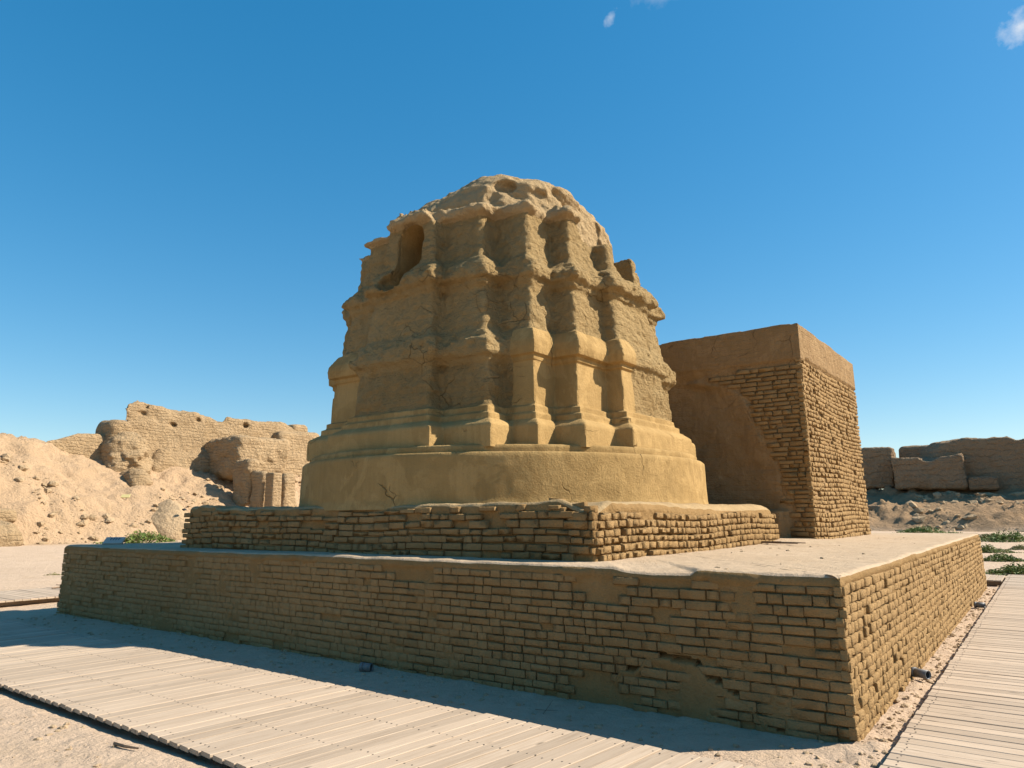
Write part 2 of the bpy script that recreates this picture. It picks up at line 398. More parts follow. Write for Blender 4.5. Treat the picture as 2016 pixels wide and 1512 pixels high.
def ground_z(x, y, detail=True):
    s, t = to_site(x, y)
    P = np.stack([x, y, 0 * x], -1)
    z = 0.05 * fbm(P, 0.35, 3)
    flatm = sstep(-9, -4, s) * sstep(-8, -4.5, t) * (1 - sstep(16, 20, s)) * (1 - sstep(16, 20, t))
    z = z * (1 - flatm)
    # ground in front of the boardwalk sits a little higher, scuffed
    z = z + 0.05 * sstep(-2.75, -3.1, t) * sstep(-4, -2, s)
    if detail:
        z = z - 0.022 * np.maximum(0, fbm(P, 3.3, 2, off=17) - .25) * (1 - .6 * flatm) + 0.014 * fbm(P, 2.2, 4, off=3) + 0.006 * fbm(P, 11, 3, off=8)
        # crumbs of fallen mud along the foot of the walls
        foot = np.exp(-((s + 0.02) / 0.16) ** 2) * (t > -0.3) * (t < 13.6) + np.exp(-((t + 0.02) / 0.18) ** 2) * (s > -0.3) * (s < 13.3)
        z = z + foot * (0.018 + 0.035 * np.maximum(0, fbm(P, 5, 3, off=1)))
        strip = (s < -0.02) * (s > -0.5) * (t > -1.5) * (t < 14)
        z = z + strip * 0.06 * np.maximum(0, fbm(P, 6, 4, 0.6, off=4))
        z = z + 0.05 * np.exp(-((s + 0.1) / 0.5) ** 2 - ((t + 0.75) / 0.22) ** 2) * (0.7 + 0.6 * fbm(P, 5, 3, off=6))
    # left rubble slope rising to the old town wall, which runs along the t axis
    sf = 46.0 + 1.3 * fbm(P, 0.12, 2, off=2)
    k = np.clip((s - sf) / 9.0, 0, 1)
    side = sstep(75, 62, t) * sstep(-40, -20, t)
    cl = np.clip(k * 5, 0, 1)
    rough = 0.55 * fbm(P, 0.35, 5, 0.55, off=7) + 0.45 * np.maximum(0, fbm(P, 0.8, 4, 0.6, off=9)) + .22 * np.abs(fbm(P, 1.8, 3, 0.6, off=19))
    gul = np.abs(fbm(np.stack([t, s * .35, 0 * s], -1), .35, 4, .6, off=23))
    zl = 5.6 * k ** 0.85 + rough * cl * 1.5 - .6 * np.clip(.25 - gul, 0, 1) * cl + .5 * np.round(3 * fbm(P, .22, 2, off=31)) / 3 * cl * .6
    bank = 2.0 * np.exp(-((t - 10.5) / 6.5) ** 2) * k
    z = z + side * (zl + bank) + .25 * sstep(25, 44, s) * (1 - k)
    # right rubble slope below the wall that runs along the s axis
    tf_ = 70.5 + 1.5 * fbm(P, 0.1, 2, off=5)
    k2 = np.clip((t - tf_) / 12.5, 0, 1)
    sideR = sstep(22, 16, s)
    big = np.maximum(-.2, fbm(P, 0.45, 4, 0.6, off=12))
    zr = 3.9 * k2 ** 0.8 + np.clip(k2 * 5, 0, 1) * (0.8 * big + 0.7 * np.abs(fbm(P, 1.0, 4, 0.6, off=14)) * (.4 + sstep(-.1, .3, big)))
    z = z + sideR * zr
    return z

def axis(segs):
    xs = [segs[0][0]]
    for a, b, h0, h1 in segs:
        x = a
        n = 0
        while x < b - 1e-6:
            f = (x - a) / (b - a)
            x = x + h0 + (h1 - h0) * f
            xs.append(min(x, b))
    return np.unique(np.round(np.array(xs), 4))
gx = axis([(-900, -70, 60, 3), (-70, -48, 2, .22), (-48, -9, .22, .22), (-9, -5, .2, .05), (-5, 3.8, .05, .05), (3.8, 12, .06, .25), (12, 60, .25, .25), (60, 120, .3, 4), (120, 900, 5, 70)])
gy = axis([(-300, -2, 40, .5), (-2, 3.2, .4, .05), (3.2, 8.5, .045, .05), (8.5, 18, .06, .2), (18, 36, .22, .3), (36, 86, .2, .25), (86, 130, .3, 3), (130, 1400, 4, 120)])
GX, GY = np.meshgrid(gx, gy, indexing='ij')
GZ = ground_z(GX.ravel(), GY.ravel())
V = np.stack([GX.ravel(), GY.ravel(), GZ], 1)
nx, ny = len(gx), len(gy)
I = np.arange(nx * ny).reshape(nx, ny)
Fg = np.stack([I[:-1, :-1].ravel(), I[1:, :-1].ravel(), I[1:, 1:].ravel(), I[:-1, 1:].ravel()], 1)
gs_, gt_ = to_site(GX.ravel(), GY.ravel())
soil = 0.5 - 0.5 * sstep(42, 47, gs_) * sstep(70, 62, gt_) + 0.5 * sstep(68.5, 72.0, gt_ + 1.5 * fbm(V, .3, 3)) * sstep(22, 16, gs_)
link('ground', mesh_np('ground', V, Fg, M['ground'], attr=soil), kind='structure')

# ------------------------------------------------------------------ strip walls: closed loop, battered, rounded top edge, top sheet
def loop_path(pts, radii, step):
    """closed polyline (s,t) with rounded corners, returns points and outward normals; step may be a function"""
    P = [np.array(p, float) for p in pts]; n = len(P)
    out, nor = [], []
    for i in range(n):
        a, b, c_ = P[i - 1], P[i], P[(i + 1) % n]
        r = radii[i]
        d0 = (a - b) / np.linalg.norm(a - b); d1 = (c_ - b) / np.linalg.norm(c_ - b)
        q0, q1 = b + d0 * r, b + d1 * r
        cen = b + (d0 + d1) * r
        for k in range(7):
            th = k / 6 * math.pi / 2
            v = -(d1) * math.cos(th) - (d0) * math.sin(th)
            out.append(cen + v * r); nor.append(v)
        nxt = P[(i + 2) % n]
        r2 = radii[(i + 1) % n]
        e0, e1 = q1, c_ - d0 * 0 + (b - c_) / np.linalg.norm(b - c_) * r2
        L = np.linalg.norm(e1 - e0)
        u = (e1 - e0) / L
        nn = -d0
        pos = 0.0
        while True:
            st = step(e0 + u * pos)
            pos += st
            if pos > L - st * 0.5: break
            out.append(e0 + u * pos); nor.append(nn)
    return np.array(out), np.array(nor)

def strip_mesh(pts, radii, z0, z1, step, dz, batter, edge_r, disp, topz, cen, rings, edge_dz=None):
    path, nor = loop_path(pts, radii, step)
    N = len(path)
    rows = []
    er = edge_r(path) if callable(edge_r) else np.full(N, edge_r)
    nz = int((z1 - z0) / dz)
    hz = z1 + (edge_dz(path) if edge_dz else np.zeros(N))
    for k in range(nz + 1):
        f = k / nz
        z = z0 + (hz - er - z0) * f
        rows.append(np.concatenate([path - nor * (batter * f), z[:, None]], 1))
    for k in range(1, 6):
        th = k / 5 * math.pi / 2
        z = hz - er + er * math.sin(th)
        ins = batter + er * (1 - math.cos(th))
        rows.append(np.concatenate([path - nor * ins[:, None] if False else path - nor * ins.reshape(-1, 1), z[:, None]], 1))
    nwall = len(rows)
    nor3 = np.concatenate([nor, np.zeros((N, 1))], 1)
    R = []
    for i, r in enumerate(rows):
        w = WA(r)
        upw = 0.0 if i <= nz else math.sin((i - nz) / 5 * math.pi / 2)
        nn = nor3 * math.cos(upw * math.pi / 2) + np.array([0, 0, 1.0]) * math.sin(upw * math.pi / 2)
        dwall = disp(r)
        dtop = topz(r)
        dd = dwall * (1 - upw) + dtop * upw
        q = r + nn * dd[:, None]
        R.append(q)
    base = rows[-1]
    cen = np.array(cen)
    hmean = z1
    for f in rings:
        xy = base[:, :2] + (cen - base[:, :2]) * f
        fade = math.exp(-f * 14)
        z = hmean + (hz - hmean) * fade
        q = np.concatenate([xy, z[:, None]], 1)
        q[:, 2] += topz(q)
        R.append(q)
    R = np.array(R)
    K = len(R)
    V = WA(R.reshape(-1, 3))
    I = np.arange(K * N).reshape(K, N)
    J = np.roll(I, -1, axis=1)
    Fq = np.stack([I[:-1].ravel(), J[:-1].ravel(), J[1:].ravel(), I[1:].ravel()], 1)
    rowid = np.repeat(np.arange(K - 1), N)
    # orientation check
    a, b, d = V[Fq[0][0]], V[Fq[0][1]], V[Fq[0][3]]
    nrm = np.cross(b - a, d - a)
    o = WA(np.array([[nor[0][0], nor[0][1], 0]]))[0] - C0
    if nrm @ o < 0: Fq = Fq[:, ::-1]
    return V, Fq, rowid, nwall

# ------------------------------------------------------------------ bricks
def brick_variant(seed, L, Hh, D, bulge, rough, rnd, edge=.12):
    """front face towards -y (local), length x, height z; open at the back; about 50 triangles"""
    r = np.random.RandomState(seed)
    us = np.array([0, edge * .3, .5, 1 - edge * .3, 1.0])
    vs = np.array([0, edge, 1 - edge, 1.0])
    V = []
    for v in vs:
        for u in us:
            eu, ev = min(u, 1 - u), min(v, 1 - v)
            x = (u - .5) * L; z = (v - .5) * Hh
            y = 0.0
            cor = (eu == 0) and (ev == 0)
            if eu == 0 or ev == 0: y += rnd
            if cor: x *= 1 - rnd / L * 1.4; z *= 1 - rnd / Hh * 1.4; y += rnd * .5
            y -= bulge * (1 if (eu > 0 and ev > 0) else 0)
            x += r.uniform(-1, 1) * rough * 1.6; z += r.uniform(-1, 1) * rough * .9; y += r.uniform(-1, 1) * rough
            V.append((x, y, z))
    nU = len(us); nV = len(vs)
    F = []
    for j in range(nV - 1):
        for i in range(nU - 1):
            F.append((j * nU + i, j * nU + i + 1, (j + 1) * nU + i + 1, (j + 1) * nU + i))
    ring = [i for i in range(nU)] + [j * nU + nU - 1 for j in range(1, nV)] + [(nV - 1) * nU + i for i in range(nU - 2, -1, -1)] + [j * nU for j in range(nV - 2, 0, -1)]
    b0 = len(V)
    for k in ring:
        x, y, z = V[k]; V.append((x * 0.985, D, z * 0.97))
    n = len(ring)
    for k in range(n):
        k2 = (k + 1) % n
        F.append((ring[k2], ring[k], b0 + k, b0 + k2))
    return np.array(V, float), np.array(F, int)

class BrickWall:
    """collects brick placements in a wall and builds: nearest 300 as parts, the rest as one stuff part"""
    def __init__(self, parent, mat, variants):
        self.parent, self.mat, self.var, self.items = parent, mat, variants, []
        self.meshes = None
    def add(self, pos, ux, nrm, L, Hh, tilt=0.0):
        self.items.append((np.array(pos), np.array(ux), np.array(nrm), L, Hh, tilt, rng.randrange(len(self.var))))
    def build(self, limit=300):
        eye = np.array([0, 0, EYE])
        def score(it):
            d = it[0] - eye; dist = np.linalg.norm(d)
            return -(it[3] * it[4] * abs(it[2] @ (d / dist))) / dist ** 2
        self.items.sort(key=score)
        meshes = [mesh_np('brick', v, f, self.mat) for v, f in self.var]
        for me in meshes:
            me.polygons.foreach_set('use_smooth', np.ones(len(me.polygons), dtype=bool))
        restV, restF, off = [], [], 0
        for i, (p, ux, nr, L, Hh, tilt, k) in enumerate(self.items):
            zax = np.array([0, 0, 1.0])
            ca, sa = math.cos(tilt), math.sin(tilt)
            X = ux * ca + zax * sa; Z = -ux * sa + zax * ca
            Y = -nr
            if np.linalg.det(np.stack([X, Y, Z], 1)) < 0: X = -X
            Mx = np.stack([X * L, Y, Z * Hh], 1)
            if i < limit:
                o = bpy.data.objects.new('brick', meshes[k]); COL.objects.link(o)
                o.parent = self.parent
                m4 = Matrix.Identity(4)
                for a in range(3):
                    for b in range(3): m4[a][b] = Mx[a][b]
                    m4[a][3] = p[a]
                o.matrix_world = m4
                o.matrix_basis = m4
            else:
                v, f = self.var[k]
                restV.append(v @ Mx.T + p); restF.append(f + off); off += len(v)
        if restV:
            link('further_bricks', mesh_np('further_bricks', np.concatenate(restV), np.concatenate(restF), self.mat), self.parent, kind='stuff')

def variants(n, seed, **kw):
    # unit bricks of length 1, height 1 scaled by the placement; relief in metres
    out_ = []
    for i in range(n):
        v, f = brick_variant(seed + i, 0.34, 0.09, **kw)
        v[:, 0] /= 0.34; v[:, 2] /= 0.09
        out_.append((v, f))
    return out_

def lay(bw, o, ux, nr, length, z0, ncourse, ch, Lmean, gap, out_off, keep=None, jit=0.004, halfp=0.3, wave=None, batter=0.0, zfun=None):
    """o: world origin at wall start; courses upwards"""
    hs = [rng.uniform(.86, 1.14) for _ in range(ncourse)]
    hs = [q_ * ncourse / sum(hs) for q_ in hs]
    for c_ in range(ncourse):
        ph_ = rng.uniform(0, 6); chh = ch * hs[c_]
        u = -rng.uniform(0, Lmean * .9)
        while u < length:
            L = Lmean * rng.uniform(.88, 1.15)
            if rng.random() < halfp: L *= 0.54
            u1 = u + L
            a, b = max(u, 0), min(u1, length)
            if b - a > 0.045:
                zc = z0 + (sum(hs[:c_]) + hs[c_] * .5) * ch + ch * .05 * math.sin(u * 1.9 + ph_) + rng.uniform(-.03, .03) * ch
                um = (a + b) / 2
                if zfun is not None: zc += zfun(um, zc)
                hh = chh - gap * rng.choice([.1, .3, .5, .9, 1.4, 1.9])
                if keep is None or keep(um, zc, b - a):
                    oo = out_off(um, zc) if callable(out_off) else out_off
                    oo += rng.uniform(-jit, jit) - batter * (zc - z0)
                    p = o + ux * um + nr * oo + np.array([0, 0, zc])
                    bw.add(p, ux, nr, b - a - gap * rng.choice([.2, .5, .9, 1.3, 2.0]), hh, rng.uniform(-.02, .02))
            u = u1

# ------------------------------------------------------------------ lower platform
H1 = 1.191
PLA, PLB = 13.06, 13.37
plat = thing('brick_platform', 'large square mud brick platform with smooth dusty top, lowest step under the stupa', 'platform', loc=tuple(W(0, 0)))
plat_off = np.array(plat.location)
class Off:          # parts are built in world coordinates, so parents stay unrotated and children are offset back
    pass
def part(name, me, parent, kind=None):
    o = link(name, me, parent, kind=kind)
    o.matrix_parent_inverse = Matrix.Translation(-Vector(parent.location))
    return o
_old_link = link

CRACK = [(1.92, .27), (1.86, .36), (1.74, .35), (1.66, .42), (1.62, .50), (1.30, .47), (1.15, .46), (1.08, .37), (.96, .33), (.84, .27), (.72, .20), (.66, .11), (.52, .06)]
def crack_z(s):
    xs = [c[0] for c in CRACK][::-1]; zs = [c[1] for c in CRACK][::-1]
    return np.interp(s, xs, zs)
def disp_p1(r):
    s, t, z = r[:, 0], r[:, 1], r[:, 2]
    n = fbm(r, 1.1, 3, off=2)
    n2 = fbm(r, 6.0, 4, .6, off=5)
    n3 = fbm(r, 16, 3, .6, off=15)
    sm = fbm(r, 2.6, 4, .6, off=33)
    d = 0.006 * n + 0.006 * n2 + .004 * n3 - .016 + .024 * sstep(.08, .34, sm)
    front = (t < 0.2)
    d = d + np.where(front, 0.006 * sstep(5, 10, s) + .022 * sstep(1.08, 1.12, z) + .010 * np.exp(-((s - 1.47) / .13) ** 2) * sstep(.4, .6, z), .020 * sstep(1.09, 1.13, z))
    # panel below the crack is patched smooth
    inside = front & (s > .5) & (s < 1.93)
    cz = crack_z(s)
    d = np.where(inside, d + (.011 + .004 * n2 - d) * np.exp(-((z - cz + .02) / .075) ** 4), d)
    d = np.where(inside & (z < cz), d + .004, d)
    d = np.where(inside & (np.abs(z - cz) < .019 + .006 * n2), -0.12, d)
    # rising rough foot
    return d
def topz_p1(r):
    s, t = r[:, 0], r[:, 1]
    q = np.stack([s, t, 0 * s], 1)
    z = 0.014 * fbm(q, .8, 3) + 0.007 * fbm(q, 4, 3, off=3)
    # low drift of mud at the foot of the tower corner
    z = z + 0.07 * np.exp(-((s - 2.9) / .7) ** 2 - ((t - 6.9) / .7) ** 2) + .03 * np.exp(-((s - 2.0) / .4) ** 2 - ((t - 7.1) / .8) ** 2)
    return z
def edge_dz_p1(path):
    s, t = path[:, 0], path[:, 1]
    q = np.stack([s, t, 0 * s], 1)
    e = 0.012 * fbm(q, 2.5, 4, .6, off=11)
    notch = (t < .1) * sstep(1.12, 1.2, s) * (1 - sstep(1.72, 1.95, s))
    e = e - 0.035 * notch * (1 + .35 * fbm(q, 5, 3, .6, off=2))
    e = e + 0.012 * (t < .1) * np.exp(-((s - 1.0) / .25) ** 2)
    return e
def step_p1(p):
    if p[1] < .3: return .013 if (.4 < p[0] < 2.05) else (.028 if p[0] < 9 else .05)
    if p[0] < .3: return .03
    return .25
V, Fq, rowid, nwall = strip_mesh([(0, 0), (PLA, 0), (PLA, PLB), (0, PLB)], [.02, .08, .06, .05], -.12, H1, step_p1, .022, .03, .055,
                                 disp_p1, topz_p1, (PLA / 2, PLB / 2), [.003, .008, .015, .025, .04, .06, .08, .1, .13, .16, .19, .22, .26, .3, .34, .38, .42, .46, .5, .55, .6, .7, .8, .9, 1.0], edge_dz_p1)
loc = plat_off
v, f_, _ = submesh(V, Fq, rowid < nwall - 4)
part('mud_core', mesh_np('mud_core', v, f_, M['wall']), plat)
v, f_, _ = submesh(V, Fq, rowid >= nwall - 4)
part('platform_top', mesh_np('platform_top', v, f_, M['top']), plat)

BR1 = variants(10, 100, D=.04, bulge=.001, rough=.0030, rnd=.004, edge=.09)
BR2 = variants(10, 200, D=.07, bulge=.001, rough=.0042, rnd=.0045, edge=.10)
BR3 = variants(10, 300, D=.08, bulge=.003, rough=.009, rnd=.008, edge=.14)

def lay_site(bw, s0, t0, ds, dt, **kw):
    ux = UA * ds + UB * dt
    nr = -(UB if ds else UA)
    lay(bw, W(s0, t0), ux, nr, **kw)

class PartWall(BrickWall):
    def build(self, limit=300):
        off = np.array(self.parent.location)
        self.items = [(it[0] - off,) + it[1:] for it in self.items]
        eye0 = np.array([0, 0, EYE]) - off
        # score in shifted frame
        def score(it):
            d = it[0] - eye0; dist = np.linalg.norm(d)
            return -(it[3] * it[4] * abs(it[2] @ (d / dist))) / dist ** 2
        self.items.sort(key=score)
        meshes = [mesh_np('brick', v, f, self.mat) for v, f in self.var]
        restV, restF, o_ = [], [], 0
        for i, (p, ux, nr, L, Hh, tilt, k) in enumerate(self.items):
            ca, sa = math.cos(tilt), math.sin(tilt)
            zax = np.array([0, 0, 1.0])
            X = ux * ca + zax * sa; Z = -ux * sa + zax * ca; Y = -nr
            if np.linalg.det(np.stack([X, Y, Z], 1)) < 0: X = -X
            Mx = np.stack([X * L, Y, Z * Hh], 1)
            if i < limit:
                o = bpy.data.objects.new('brick', meshes[k]); COL.objects.link(o)
                o.parent = self.parent
                m4 = Matrix.Identity(4)
                for a in range(3):
                    for b in range(3): m4[a][b] = Mx[a][b]
                    m4[a][3] = p[a]
                o.matrix_basis = m4
            else:
                v, f = self.var[k]
                restV.append(v @ Mx.T + p); restF.append(f + o_); o_ += len(v)
        if restV:
            link('further_bricks', mesh_np('further_bricks', np.concatenate(restV), np.concatenate(restF), self.mat), self.parent, kind='stuff')

bw = PartWall(plat, M['brick'], BR1)
CH = 0.0755
def keep_front(u, z, L):
    if u < 1.97 and u > .48:
        m = min(crack_z(np.array(u)), crack_z(np.array(u - L / 2)), crack_z(np.array(u + L / 2)))
        mx_ = max(crack_z(np.array(u)), crack_z(np.array(u - L / 2)), crack_z(np.array(u + L / 2)))
        if z - .052 < m and not (z + .052 < mx_ - .02): return False
        if z < m and rng.random() < .35: return False
    if z < .06 and rng.random() < .25: return False
    if 1.1 < u < 1.8 and z > 1.06: return False
    if 1.36 < u < 1.58 and z > .6 and rng.random() < .3: return False
    if float(fbm(np.array([[u, z * 2, 3.0]]), .9, 2)[0]) > .42: return False
    return rng.random() > (0.03 + .10 * max(0, (u - 8) / 5))
def wavef(u, z):
    return 0.012 * math.sin(u * .9 + z * 3) * (1 - z / 1.2)
lay_site(bw, -.012, 0, 1, 0, length=PLA + .02, z0=-.02, ncourse=15, ch=CH, Lmean=.23, gap=.007,
         out_off=lambda u, z: .009, keep=keep_front, jit=.003, halfp=.5, batter=.025, zfun=wavef)
bw2 = bw
def keep_right(u, z, L):
    if abs(u - .62) < .1 and abs(z - .70) < .05: return False     # a brick has dropped out
    return rng.random() > .03
bw2.var = BR1 + variants(10, 240, D=.05, bulge=.002, rough=.0055, rnd=.006, edge=.1)
n0 = len(bw.items)
lay_site(bw2, 0, -.012, 0, 1, length=PLB, z0=-.02, ncourse=15, ch=CH, Lmean=.19, gap=.010,
         out_off=lambda u, z: .010, keep=keep_right, jit=.006, halfp=.5, batter=.025, zfun=wavef)
for i, it in enumerate(bw.items):
    if i >= n0: bw.items[i] = it[:6] + (10 + rng.randrange(10),)
    else: bw.items[i] = it[:6] + (rng.randrange(10),)
bw.build(300)
for o in [o for o in bpy.data.objects if o.parent == plat]:
    pass

# ------------------------------------------------------------------ upper platform under the drum
H2 = 1.80
P2 = dict(s0=2.40, s1=10.16, t0=.55, t1=7.22)
plat2 = thing('stepped_base', 'weathered mud brick base with crumbling rounded edges, resting on the large platform under the drum', 'platform', loc=tuple(W(P2['s0'], P2['t0'], H1)))
def disp_p2(r):
    s, t, z = r[:, 0], r[:, 1], r[:, 2]
    d = 0.022 * fbm(r, 1.3, 3, off=4) + 0.022 * fbm(r, 5, 4, .6, off=6) - .026
    q = r.copy(); q[:, 2] *= .18
    d = d + .03 * fbm(q, 5.5, 3, .6, off=9) * sstep(1.35, 1.65, z)
    d = d + .02 * sstep(1.62, 1.72, z)
    d = d + np.where(s < 2.7, .028 * sstep(1.45, 1.62, z), 0)
    # broken corner
    cd = np.hypot(s - P2['s0'], t - P2['t0'])
    d = d - .06 * sstep(.6, .1, cd) * sstep(1.58, 1.72, z)
    return d
def topz_p2(r):
    return 0.02 * fbm(r * np.array([1, 1, 0]), 2.5, 4, .6, off=3)
def edge_r_p2(path):
    q = np.concatenate([path, np.zeros((len(path), 1))], 1)
    s, t = path[:, 0], path[:, 1]
    right = (s < 3.0) * sstep(1, 4.5, t)
    return .075 + .02 * fbm(q, 1.5, 2, off=1) + .16 * right + .03 * (s > 9.8)
def edge_dz_p2(path):
    q = np.concatenate([path, np.zeros((len(path), 1))], 1)
    cd = np.hypot(path[:, 0] - P2['s0'], path[:, 1] - P2['t0'])
    return .03 * fbm(q, 3, 4, .6, off=21) - .09 * sstep(.5, .15, cd) + .05 * (path[:, 0] > 9.3) + .03*np.exp(-((path[:,0]-2.9)/.2)**2)
V, Fq, rowid, nwall = strip_mesh([(P2['s0'], P2['t0']), (P2['s1'], P2['t0']), (P2['s1'], P2['t1']), (P2['s0'], P2['t1'])], [.06, .18, .2, .75], H1 - .04, H2,
                                 lambda p: .022 if (p[1] < 1 or p[0] < 2.6) else .06, .02, .045, edge_r_p2, disp_p2, topz_p2, (6.05, 3.88), [.01, .03, .06, .1, .15, .25, .4], edge_dz_p2)
v, f_, _ = submesh(V, Fq, rowid < nwall - 4)
part('mud_core', mesh_np('mud_core', v, f_, M['wall']), plat2)
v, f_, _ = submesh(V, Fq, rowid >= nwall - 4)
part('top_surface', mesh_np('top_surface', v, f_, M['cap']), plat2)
bw = PartWall(plat2, M['brick'], BR2 + BR3)
nz2 = lambda u, z, a: float(fbm(np.array([[u, z, a]]), 1.1, 2)[0])
def keep2(u, z, L):
    if z > 1.70 and rng.random() < .5: return False
    return nz2(u, z, 2) > -.5 and rng.random() > .03
lay_site(bw, P2['s0'] - .0, P2['t0'], 1, 0, length=7.72, z0=H1 - .02, ncourse=7, ch=.083, Lmean=.27, gap=.015,
         out_off=lambda u, z: .010 + .018 * nz2(u * 1.3, z, 4), keep=keep2, jit=.010, halfp=.38, batter=.05, zfun=lambda u, z: .018 * math.sin(u * 1.3) + .01 * math.sin(u * 3.1))
n0 = len(bw.items)
lay_site(bw, P2['s0'], P2['t0'], 0, 1, length=6.1, z0=H1 - .02, ncourse=6, ch=.083, Lmean=.17, gap=.012,
         out_off=lambda u, z: .018 + .018 * nz2(u, z, 7) - .03 * max(0, (u - 3) / 3) * (z > 1.5), keep=keep2, jit=.012, halfp=.3, batter=.05, zfun=lambda u, z: .015 * math.sin(u * 1.7))
for i, it in enumerate(bw.items):
    bw.items[i] = it[:6] + ((rng.randrange(10) if i < n0 else 10 + rng.randrange(10)),)
# loose bricks lying on the broken corner
for (s, t, z, L, a) in [(2.86, .58, 1.70, .17, .03), (2.66, .66, 1.745, .16, -.12), (3.0, .75, 1.80, .18, .1), (2.62, .56, 1.63, .22, .02)]:
    bw.items.append((W(s, t, z), UA, -UB, L, .075, a, rng.randrange(10)))
bw.build(300)

# ------------------------------------------------------------------ stupa: drum, ledge and the redented body
S, T = 6.05, 3.88
stupa = thing('stupa', 'weathered mud stupa with round drum, stepped pilasters, cornices and an arched niche near the top', 'stupa', loc=tuple(W(S, T, H2)))
def lathe(name, prof, mat, nth, amp, scale, off, crackamp=0.0):
    th = np.linspace(0, 2 * math.pi, nth, endpoint=False)
    rows = []
    for r, z in prof:
        q = np.stack([S + r * np.cos(th), T + r * np.sin(th), np.full(nth, z)], 1)
        d = amp * fbm(q, scale, 4, .55, off=off)
        d = d + amp * .6 * fbm(q, scale * 6, 3, .6, off=off + 3)
        q[:, 0] += np.cos(th) * d; q[:, 1] += np.sin(th) * d
        rows.append(q)
    R = np.array(rows); K = len(R)
    I = np.arange(K * nth).reshape(K, nth); J = np.roll(I, -1, 1)
    Fq = np.stack([I[:-1].ravel(), J[:-1].ravel(), J[1:].ravel(), I[1:].ravel()], 1)
    Fq = Fq[:, ::-1]
    return part(name, mesh_np(name, WA(R.reshape(-1, 3)), Fq, mat), stupa)
def dens(prof, h=.03):
    o = [prof[0]]
    for (a, b) in zip(prof[:-1], prof[1:]):
        n = max(1, int(math.hypot(b[0] - a[0], b[1] - a[1]) / h))
        for k in range(1, n + 1): o.append((a[0] + (b[0] - a[0]) * k / n, a[1] + (b[1] - a[1]) * k / n))
    return o
RD = 3.30
lathe('drum', dens([(RD + .03, 1.74), (RD, 1.86), (RD - .02, 2.38), (RD - .025, 2.425), (RD - .045, 2.445), (RD - .3, 2.46)]), M['plaster'], 640, .010, .9, 3)
lathe('ledge', dens([(RD - .13, 2.42), (RD - .135, 2.53), (RD - .16, 2.545), (RD - .9, 2.55)]), M['plaster'], 640, .010, 1.6, 9)

def surface_nets(f, h, org):
    nx, ny, nz = f.shape
    neg = f < 0
    c = neg[:-1, :-1, :-1].astype(np.int8)
    for dx in (0, 1):
        for dy in (0, 1):
            for dz in (0, 1):
                if dx + dy + dz: c = c + neg[dx:nx - 1 + dx, dy:ny - 1 + dy, dz:nz - 1 + dz]
    act = (c > 0) & (c < 8)
    ix, iy, iz = np.nonzero(act)
    idx = np.full(act.shape, -1, np.int32); idx[ix, iy, iz] = np.arange(len(ix))
    corners = {}
    for dx in (0, 1):
        for dy in (0, 1):
            for dz in (0, 1): corners[dx, dy, dz] = f[ix + dx, iy + dy, iz + dz]
    acc = np.zeros((len(ix), 3)); cnt = np.zeros(len(ix))
    for a in corners:
        for ax in range(3):
            if a[ax] == 0:
                b = list(a); b[ax] = 1; b = tuple(b)
                fa, fb = corners[a], corners[b]
                m = (fa < 0) != (fb < 0)
                tt = np.where(m, fa / np.where(m, fa - fb, 1), 0)
                p = np.zeros((len(ix), 3)); p += np.array(a); p[:, ax] += tt
                acc += p * m[:, None]; cnt += m
    V = (np.stack([ix, iy, iz], 1) + acc / cnt[:, None]) * h + np.array(org)
    quads = []
    for ax in range(3):
        sl0 = [slice(None)] * 3; sl1 = [slice(None)] * 3
        sl0[ax] = slice(0, -1); sl1[ax] = slice(1, None)
        ch = neg[tuple(sl0)] != neg[tuple(sl1)]
        e = np.nonzero(ch)
        e = [np.array(q) for q in e]
        o1, o2 = (ax + 1) % 3, (ax + 2) % 3
        ok = (e[o1] > 0) & (e[o2] > 0) & (e[o1] < f.shape[o1] - 1) & (e[o2] < f.shape[o2] - 1)
        e = [q[ok] for q in e]
        sgn = neg[e[0], e[1], e[2]]
        def cell(d1, d2):
            q = [e[0].copy(), e[1].copy(), e[2].copy()]
            q[o1] = q[o1] - d1; q[o2] = q[o2] - d2
            return idx[q[0], q[1], q[2]]
        a, b, c_, d = cell(1, 1), cell(0, 1), cell(0, 0), cell(1, 0)
        Q = np.stack([a, b, c_, d], 1)
        Q[~sgn] = Q[~sgn][:, ::-1]
        quads.append(Q)
    return V, np.concatenate(quads)

def blur3(f, n=1):
    for _ in range(n):
        for ax in range(3):
            g = f.copy()
            s0 = [slice(None)] * 3; s1 = [slice(None)] * 3; sm = [slice(None)] * 3
            s0[ax] = slice(0, -2); s1[ax] = slice(2, None); sm[ax] = slice(1, -1)
            g[tuple(sm)] = .25 * f[tuple(s0)] + .5 * f[tuple(sm)] + .25 * f[tuple(s1)]
            f = g
    return f

Q1 = np.array([.746, 2.683, 1.547, 2.412, 2.04])
Q2 = np.array([.637, 2.532, 1.411, 2.308, 1.955])
Q3 = np.array([.503, 2.357, 1.209, 2.113, 1.785])
def qz(z):
    zs = [3.1, 3.4, 4.5, 5.65, 6.3]
    arr = [Q1 + .01, Q1, Q2, Q3, Q3 - .08]
    return [np.interp(z, zs, [a[k] for a in arr]).astype(np.float32) for k in range(5)]
